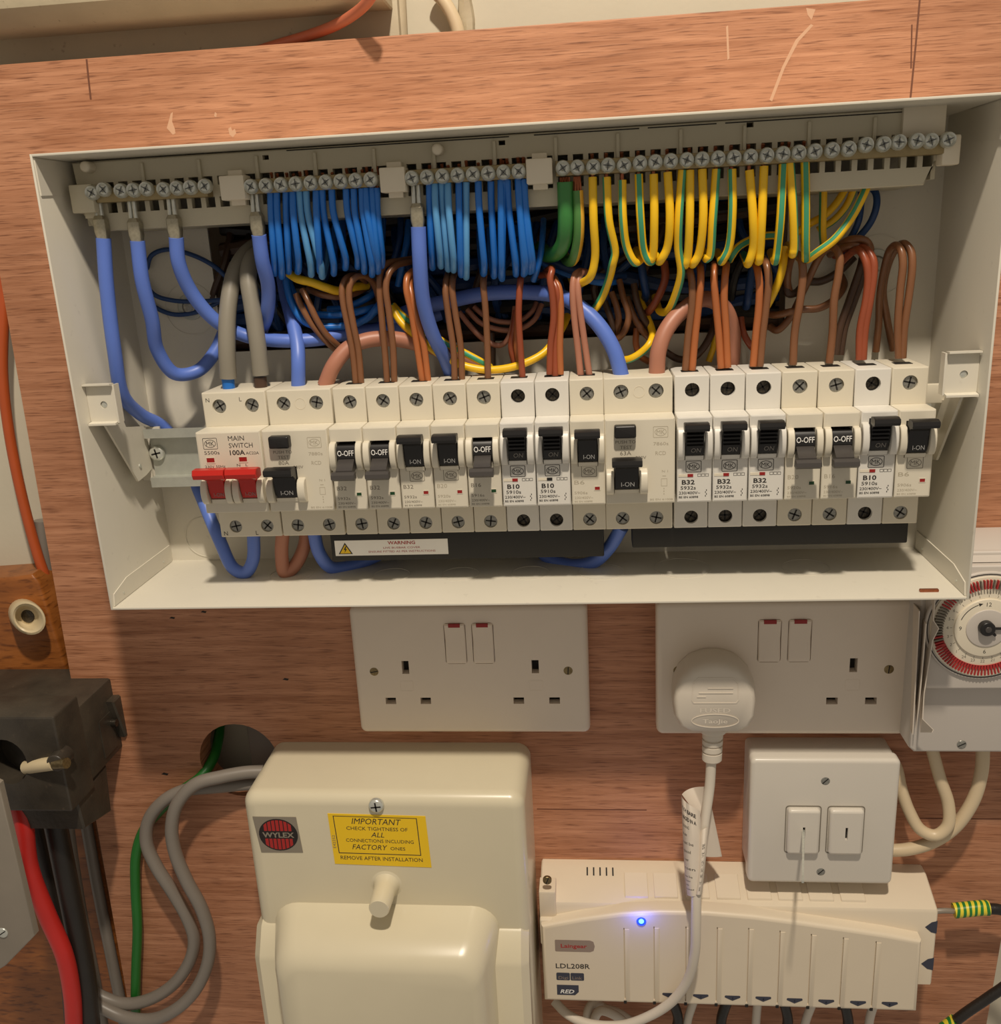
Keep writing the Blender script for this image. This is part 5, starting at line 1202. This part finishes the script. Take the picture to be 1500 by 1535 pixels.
mb = MB(); mb.solid(circ(*[at(961, 1381, 42)[i] for i in (0, 2)], 1.6, 20), 41.9, 42.5, .4); part('bright_core', mb, W['led'], il)
ledl = bpy.data.lights.new('indicator_glow', 'POINT'); ledl.energy = .009; ledl.color = (.10, .14, 1); ledl.shadow_soft_size = .001
lo = bpy.data.objects.new('indicator_glow', ledl); COL.objects.link(lo); a = at(961, 1381, 49); lo.location = Vector((a[0], -a[1], a[2]))*.001
# printed marks
def pr(u, v, d=41.05): a_ = at(u, v, d); return a_[0], a_[2]
x0, z0 = pr(832, 1426); x1, z1 = pr(891, 1410)
mb = MB(); mb.solid([(x0, z0+.6), (x0+.5, z0), (x1-3, z0), (x1-.8, z0+1), (x1, (z0+z1)/2), (x1-.8, z1-1), (x1-3, z1), (x0+.5, z1), (x0, z1-.6)], 40.95, 41.1); part('logo_plate', mb, W['taupe'], cov)
mb = MB(); mb.text('Laingear', (x0+x1)/2-.6, (z0+z1)/2-1.4, 41.15, 2.8, 16.5, 'C', bold=.02)
mb.v = mb.v; part('logo_lettering', mb, W['redprint'], cov)
mb = MB(); x, z = pr(833, 1451); xe = pr(884, 1451)[0]; mb.text('LDL208R', x, z, 41.12, 3.6, xe-x, bold=.01); part('model_lettering', mb, W['print'], cov)
x0, z0 = pr(834, 1469); x1, z1 = pr(875, 1459); xm = (x0*.5+x1*.5)
mb = MB(); mb.solid(rrect(x0, xm-.2, z0, z1, .8, 3), 40.95, 41.1); mb.solid(rrect(xm+.2, x1, z0, z1, .8, 3), 40.95, 41.1); part('link_plate', mb, W['slate'], cov, kind='stuff')
mb = MB(); mb.text('Digi', (x0+xm)/2, z0+.9, 41.15, 2.3, 6, 'C'); mb.text('Link', (x1+xm)/2, z0+.9, 41.15, 2.3, 6, 'C'); part('link_lettering', mb, W['taupe'], cov)
x0, z0 = pr(835, 1491); x1, z1 = pr(867, 1477)
mb = MB(); mb.solid([(x0, z0), (x1-2.4, z0), (x1, z0+2.6), (x1, z1), (x0, z1)], 40.95, 41.1); part('red_plate', mb, W['slate'], cov)
mb = MB(); mb.text('RED', (x0+x1)/2-.4, z0+1.4, 41.15, 2.9, 9.0, 'C', shear=.25, bold=.02); part('plate_lettering', mb, W['wprint'], cov)
for i, (u, v) in enumerate(((1004, 1498), (1050, 1500), (1097.6, 1502), (1143.7, 1503.5), (1190.6, 1506), (1238, 1508), (1285.6, 1510), (1333, 1511.5))):
    x, z = pr(u, v-5)
    mb = MB(); mb.solid([(x-4.8, z+1.9), (x-4.8, z+.9), (x, z-1.6), (x+4.8, z+.9), (x+4.8, z+1.9), (x+4.2, z+2.3), (x-4.2, z+2.3)], 40.6, 41.15); tg = part('terminal_mark', mb, W['slate'], cov)
    mb = MB(); mb.text(str(i+1), x, z-.4, 41.15, 1.5, None, 'C'); part('mark_number', mb, W['taupe'], cov)
for (u, v) in ((1397, 1390), (1391, 1445)):
    x, _, z = at(u, v, 32.6)
    mb = MB(); mb.solid([(xr+.05, z-4.6), (xr+.05, z+4.6), (x-.5, z+3.6), (x-4.2, z), (x-.5, z-3.6)], 32.3, 32.7); part('side_mark', mb, W['slate'], body)
# cables leaving the wiring centre
rcb = random.Random(8)
for i, u in enumerate((1008, 1043, 1092, 1140, 1180, 1226, 1272, 1320)):
    a = at(u, 1512, 30)
    wire('floor_sensor_cable' if 0 else 'heating_cable', '%s cable dropping from under the wiring centre, %s of eight' % ('black sheathed' if i % 2 == 0 else 'pale', ORD[i]), 'cable', W['blackc' if i % 2 == 0 else 'flex'], 3.4 if i % 2 == 0 else 2.8,
         [(a[0], 20, -338.5), (a[0]+rcb.uniform(-1, 1), 20, -352), (a[0]+rcb.uniform(-5, 5), 18, -376), (a[0]+rcb.uniform(-9, 9), 16, -410)])
wire('flex_coil', 'upper turn of white flex coiled under the left of the wiring centre', 'cable', W['flex'], 3.0, PX((905, 1510, 10), (888, 1504, 14), (880, 1520, 16), (886, 1545, 16), (920, 1555, 14), (960, 1550, 12), (930, 1520, 12), (900, 1510, 12)), n=12)
wire('flex_coil', 'lower turn of white flex coiled under the left of the wiring centre', 'cable', W['flex'], 3.0, PX((948, 1548, 20), (925, 1524, 22), (900, 1515, 22), (890, 1532, 20), (892, 1560, 16)), n=12)
# earth-taped lead and black cable at the right edge
tl = thing('earth_lead', 'black cable with green and yellow taped end clipped at the right of the wiring centre', 'cable', at(1425, 1365, 20))
mb = MB(); mb.tube(PX((1400, 1366, 20), (1415, 1365, 20), (1432, 1366, 20)), 1.7, 10, 4); part('clear_sleeve', mb, W['clear'], tl)
mb = MB(); mb.tube(PX((1429, 1365, 20), (1440, 1364, 20), (1470, 1361, 20), (1481, 1361, 20)), 4.6, 14, 6); part('tape', mb, W['tape'], tl)
mb = MB(); mb.tube(PX((1479, 1362, 20), (1500, 1364, 20), (1530, 1385, 18), (1540, 1430, 16), (1515, 1470, 16), (1480, 1496, 16), (1445, 1520, 16), (1420, 1540, 14)), 3.3, 14, 8); part('sheath', mb, W['blackc'], tl)
mb = MB(); mb.tube(PX((1432, 1530, 15.5), (1420, 1539, 15), (1405, 1550, 14)), 4.3, 14, 6); part('tape', mb, W['tape'], tl)

# isolator enclosure at the bottom centre
iso = thing('isolator_box', 'large ivory moulded isolator box with a yellow notice, at the bottom centre', 'isolator', (78, 0, -500))
mb = MB(); mb.solid(rrect(-7.4, 162.5, -520, -176.6, 9, 6), 0.1, 60, 7.5, n=6); part('case', mb, W['wyl'], iso)
mb = MB(); mb.ext([(1, -267.5), (58, -267.5), (61.5, -269.5), (70, -284), (71.5, -287), (71.5, -519), (1, -519)], -9.6, 161.4, 4.5); part('lower_case', mb, W['wyl'], iso)
mb = MB(); R = []
for xa, xb, zt_, d_, r_ in ((3.5, 144, -252.5, 59, 16), (4.2, 143.4, -253.2, 62, 16), (9, 139.5, -259.5, 80, 15), (11.5, 137, -263.5, 88, 14.5), (14.5, 134, -268, 92.4, 13.5), (19, 130, -273, 94.4, 12)):
    R.append((rrect(xa, xb, -519, zt_, r_, 6), d_))
mb.rings(R); mb.sharp = 50; part('raised_cover', mb, W['wyl'], iso)
mb = MB(); mb.rings([(circ(76.5, -238.5, r, 24), d) for r, d in ((10, 59.8), (8.2, 60.6), (7.2, 62.4), (6.6, 66), (6.2, 81), (5.7, 82)) ]); part('sealing_post', mb, W['wyl'], iso)
mb = MB(); mb.cyl((75.2, -183.2), 4.6, 59.5, 62.6, 22, 1.8); s_ = part('screw', mb, W['zinc'], iso)
part('screw_slot', cross(75.2, -183.2, 62.55, 3.0, .5, .1), W['dark'], s_)
mb = MB(); mb.solid([(45, -189.2), (103.8, -190.4), (105, -225.8), (46, -224.2)], 59.9, 60.25); nl = part('yellow_notice', mb, W['yellow'], iso, 'yellow notice reading IMPORTANT')
mb = MB(); a, b = (48.4, -190.9), (99.6, -215.2)
def ang(fx_, sl=-.02): return lambda X, Z: (X, 60.32, Z+(X-75)*sl)
mb.solid([(48, -190.6), (98.6, -191.8), (99.4, -217.6), (49.2, -216.6)], 60.2, 60.3, 0, holes=[[(48.5, -191.0), (98.1, -192.2), (98.9, -217.1), (49.7, -216.1)]])
f_ = ang(0, -.022)
mb.text('IMPORTANT', 74, -196.4, 0, 4.0, 30, 'C', shear=.25, fn=f_)
mb.text('CHECK TIGHTNESS OF', 74, -200.6, 0, 2.4, 37, 'C', fn=f_)
mb.text('ALL', 74, -205.2, 0, 3.4, 8, 'C', shear=.25, fn=f_)
mb.text('CONNECTIONS INCLUDING', 75, -208.9, 0, 2.3, 41, 'C', fn=f_)
mb.text('FACTORY', 68.6, -214.0, 0, 3.5, 21.5, 'C', shear=.25, fn=f_); mb.text('ONES', 85.6, -213.8, 0, 2.2, 9, 'C', fn=f_)
mb.text('REMOVE AFTER INSTALLATION', 75, -221.4, 0, 2.6, 50, 'C', fn=f_)
part('lettering', mb, W['print'], nl)
mb = MB(); mb.text('E42252', 0, 0, 0, 1.7, 9, fn=lambda X, Z: (47.6-Z+.3, 60.3, -213+X)); part('side_number', mb, W['mid'], nl)
mb = MB(); mb.solid([(-1.4, -191.9), (25.4, -191.9), (27.0, -216.6), (1.0, -216.9)], 59.9, 60.25); bdg = part('badge', mb, W['silver'], iso, 'square silver badge with a red grille disc')
cx, cz = 13.2, -204.3
mb = MB(); mb.solid(circ(cx, cz, 12.0, 36, 11.0), 60.2, 60.35); part('disc', mb, W['badgeb'], bdg)
mb = MB()
for k in range(-4, 5):
    for s in (-1, 1):
        xa, xb = cx+k*2.5-.95, cx+k*2.5+.95
        he = lambda x_: 10.2*math.sqrt(max(0, 1-((x_-cx)/11.3)**2))
        if max(abs(xa-cx), abs(xb-cx)) > 11.2: xa = max(xa, cx-11.2); xb = min(xb, cx+11.2)
        if xb <= xa: continue
        ha, hb = he(xa), he(xb)
        if min(ha, hb) < 3: continue
        mb.solid([(xa, cz+s*2.7), (xb, cz+s*2.7), (xb, cz+s*hb), (xa, cz+s*ha)], 60.3, 60.42)
part('grille_stripes', mb, W['badge'], bdg, kind='stuff')
mb = MB(); mb.text('WYLEX', cx, cz-1.7, 60.45, 3.4, 19.6, 'C', bold=.03); part('lettering', mb, W['silver'], bdg)

# cut-out block, tails and cables at the lower left
cu = thing('service_cutout', 'dusty black service cut-out block at the left edge', 'cut-out', (-155, -14, -230))
mb = MB(); mb.solid(rrect(-230, -111, -181, -130, 1.5, 2), -14, 40, 1, n=2); part('rear_block', mb, W['dustblack'], cu)
mb = MB(); mb.solid(rrect(-214, -110.5, -186, -122, 1.5, 3), 40, 66, 1.4, holes=[circ(-146, -152, 13, 24, 15)], hd=50, n=2); mc = part('front_block', mb, W['dustblack'], cu)
mb = MB(); mb.ext([(20, -181), (58, -184), (56, -205), (24, -214)], -196, -112, 1.2); part('lower_skirt', mb, W['dustblack'], cu)
a, b = at(40, 1150, 62), at(106, 1138, 74)
mb = MB(); mb.tube([a, at(60, 1147, 66), at(82, 1144, 69)], 4.2, 14, 3); part('seal_barrel', mb, W['ivory'], cu)
mb = MB(); mb.tube([at(82, 1145, 70), at(100, 1144, 72)], 3.2, 14, 1); part('seal_screw', mb, W['bscrew'], cu)
mb = MB(); mb.cyl((at(82, 1145, 72)[0], at(82, 1145, 72)[2]), 5.4, 60, 72, 18, 1, ax='d'); part('boss', mb, W['dustblack'], cu)
mb = MB(); mb.tube([(-113, 8, -158), (-107, 8, -158)], 2.6, 12, 1); part('side_screw', mb, W['darkscrew'], cu)
mb = MB(); mb.ext([(-14, -142), (10, -142), (2, -172), (-14, -176)], -112, -106, 1); part('side_rib', mb, W['dustblack'], cu)
mb = MB(); mb.rings([([(p[0], p[1]) for p in rrect(6, 22, -176, -150)], -111.2), ([(p[0], p[1]) for p in rrect(6, 22, -176, -150)], -110.4)], 'x'); part('moulded_plate', mb, W['dustblack'], cu)
wire('supply_tail', 'thick red supply tail running down from the black cut-out', 'cable', W['redc'], 5.6, PX((22, 1190, 52), (34, 1225, 54), (44, 1300, 54), (70, 1370, 52), (96, 1430, 50), (108, 1490, 48), (112, 1560, 46)), n=18, sub=8)
wire('supply_tail', 'thick black supply tail running down beside the red one', 'cable', W['blackc'], 7.0, PX((72, 1180, 36), (84, 1240, 38), (100, 1320, 38), (116, 1400, 38), (128, 1470, 38), (136, 1560, 38)), n=18, sub=8)
wire('supply_cable', 'dark cable pressed between the red and black tails', 'cable', W['blackc'], 5.0, PX((46, 1190, 24), (60, 1260, 24), (78, 1340, 24), (98, 1430, 24), (110, 1560, 24)), n=14)
wire('grey_supply_cable', 'straight grey cable running down along the left edge of the board', 'cable', W['sgrey'], 4.0, PX((118, 1170, -8), (132, 1250, -8), (148, 1340, -8), (166, 1430, -8), (184, 1520, -8), (190, 1560, -8)), n=14)
wire('grey_supply_cable', 'dim grey cable behind the black tail at the left', 'cable', W['sgrey'], 3.2, PX((98, 1190, 4), (108, 1270, 4), (122, 1360, 4), (140, 1450, 4), (158, 1550, 4)), n=12)
wire('looped_cable', 'front one of two grey cables looping in an S left of the isolator box', 'cable', W['sgrey'], 4.3, W3(lambda x, y: (x/3.75, 1150+y/3.75), (1480, 25, 10), (1380, 30, 12), (1240, 55, 16), (1100, 95, 20), (1000, 200, 23), (965, 340, 24), (985, 480, 24), (1050, 640, 24), (1130, 790, 24), (1175, 940, 24), (1170, 1090, 24), (1100, 1250, 24), (990, 1360, 24), (850, 1418, 22), (700, 1405, 20), (560, 1340, 18), (440, 1260, 14)), n=16, sub=8)
wire('looped_cable', 'rear one of two grey cables looping in an S left of the isolator box', 'cable', W['sgrey'], 4.3, W3(lambda x, y: (x/3.75, 1150+y/3.75), (1480, 90, 6), (1380, 95, 7), (1220, 110, 9), (1040, 130, 10), (920, 190, 12), (835, 300, 13), (825, 430, 14), (880, 560, 15), (970, 700, 15), (1050, 840, 15), (1090, 960, 15), (1070, 1080, 15), (980, 1215, 15), (840, 1305, 14), (700, 1330, 13), (560, 1285, 12), (440, 1200, 10)), n=16, sub=8)
wire('green_earth_cable', 'green earth cable hanging straight down behind the grey loops from the board hole', 'cable', W['dgreen'], 3.4, PX((330, 1085, -34), (327, 1110, -24), (318, 1140, -8), (300, 1165, 2), (268, 1188, 4), (240, 1215, 4), (215, 1245, 5), (204, 1280, 6), (203, 1330, 6), (206, 1390, 6), (204, 1450, 6), (203, 1500, 6), (203, 1560, 6)), n=14, sub=8)
wire('grey_hole_cable', 'dim grey cable lying across inside the round board hole', 'cable', W['sgrey'], 6.0, [(-30, -30, -215), (-24, -32, -190), (-12, -32, -160)], n=14)
mb = MB(); mb.box(-34, 30, WALLD, -24, -212, -150, 1); solo('rear_box', mb, W['sgrey'], 'grey box edge seen through the round hole in the board', 'box')
# meter cover at the left edge
mb = MB(); q = [(at(u, v, 100)[0], at(u, v, 100)[2]) for u, v in ((-60, 1150), (-2, 1176), (52, 1403), (8, 1448), (-60, 1490))]
mc = thing('meter_cover', 'scratched clear meter cover corner at the left edge', 'cover', (q[2][0], 70, q[2][1]))
mb.solid(q, 95.5, 100, .8, n=3); part('cover', mb, W['clear'], mc)
a = at(4, 1398, 100); slotscrew('screw', mc, a[0], a[2], 99.6, 3.4, W['zinc'], .6, 1.2)
wire('orange_cable', 'orange cable bowing down the wall left of the board', 'cable', W['orange'], 3.3, PX((8, 380, -30), (6, 460, -28), (4, 560, -27), (14, 650, -27), (32, 740, -27), (56, 830, -27), (80, 900, -28), (100, 980, -30), (118, 1060, -32)), n=14, sub=8)
wire('grey_wall_cable', 'grey cable running down beside the orange one into the cut-out', 'cable', W['sgrey'], 4.8, PX((62, 780, -34), (68, 850, -33), (78, 910, -31), (88, 970, -28), (94, 1020, -22)), n=14, sub=8)
wire('orange_cable', 'salmon cable bending out behind the top edge of the board', 'cable', W['pink'], 2.8, PX((562, -14, 20), (549, 5, 13), (528, 23, 2), (500, 39, -9), (460, 54, -19), (420, 66, -22), (370, 82, -22)), n=12)
wire('cream_cable', 'cream cable curving down behind the board near the top centre', 'cable', W['cflex'], 3.6, PX((650, -15, -34), (668, 6, -34), (680, 28, -34), (687, 50, -34), (690, 80, -34)), n=12)
wire('cream_cable', 'cream pipe running down at the end of the painted timber rail', 'pipe', W['beam2'], 3.6, PX((598, -20, -34), (600, 20, -34), (602, 60, -34), (603, 90, -34)), n=12)

# repeats of one kind carry a common group phrase
PHRASE = {'circuit_breaker': 'circuit breakers in the row', 'residual_current_switch': 'residual current switches in the row', 'neutral_wire': 'thin blue wires under the neutral bars',
          'earth_wire': 'green and yellow earth wires', 'live_wire': 'brown wires above the breakers', 'blue_wire': 'loose blue wires behind', 'neutral_cable': 'thick lilac-blue cables',
          'live_cable': 'thick brown cables', 'incoming_tail': 'grey incoming tails', 'neutral_bar': 'neutral bars on the carrier', 'busbar_cover': 'busbar covers', 'double_socket': 'double wall sockets',
          'timer_cable': 'cream cables of the time switch', 'heating_cable': 'cables under the wiring centre', 'flex_coil': 'coiled white flex', 'supply_tail': 'supply tails at the left',
          'grey_supply_cable': 'grey cables at the left edge', 'looped_cable': 'looped grey cables', 'cream_cable': 'cream cables above the board', 'orange_cable': 'orange cables around the board', 'folded_leaflet': 'leaflets tucked beside the time switch'}
for o in list(COL.objects):
    if o.parent is None and 'category' in o.keys():
        k = o.name.split('.')[0]
        if k in PHRASE: o['group'] = PHRASE[k]
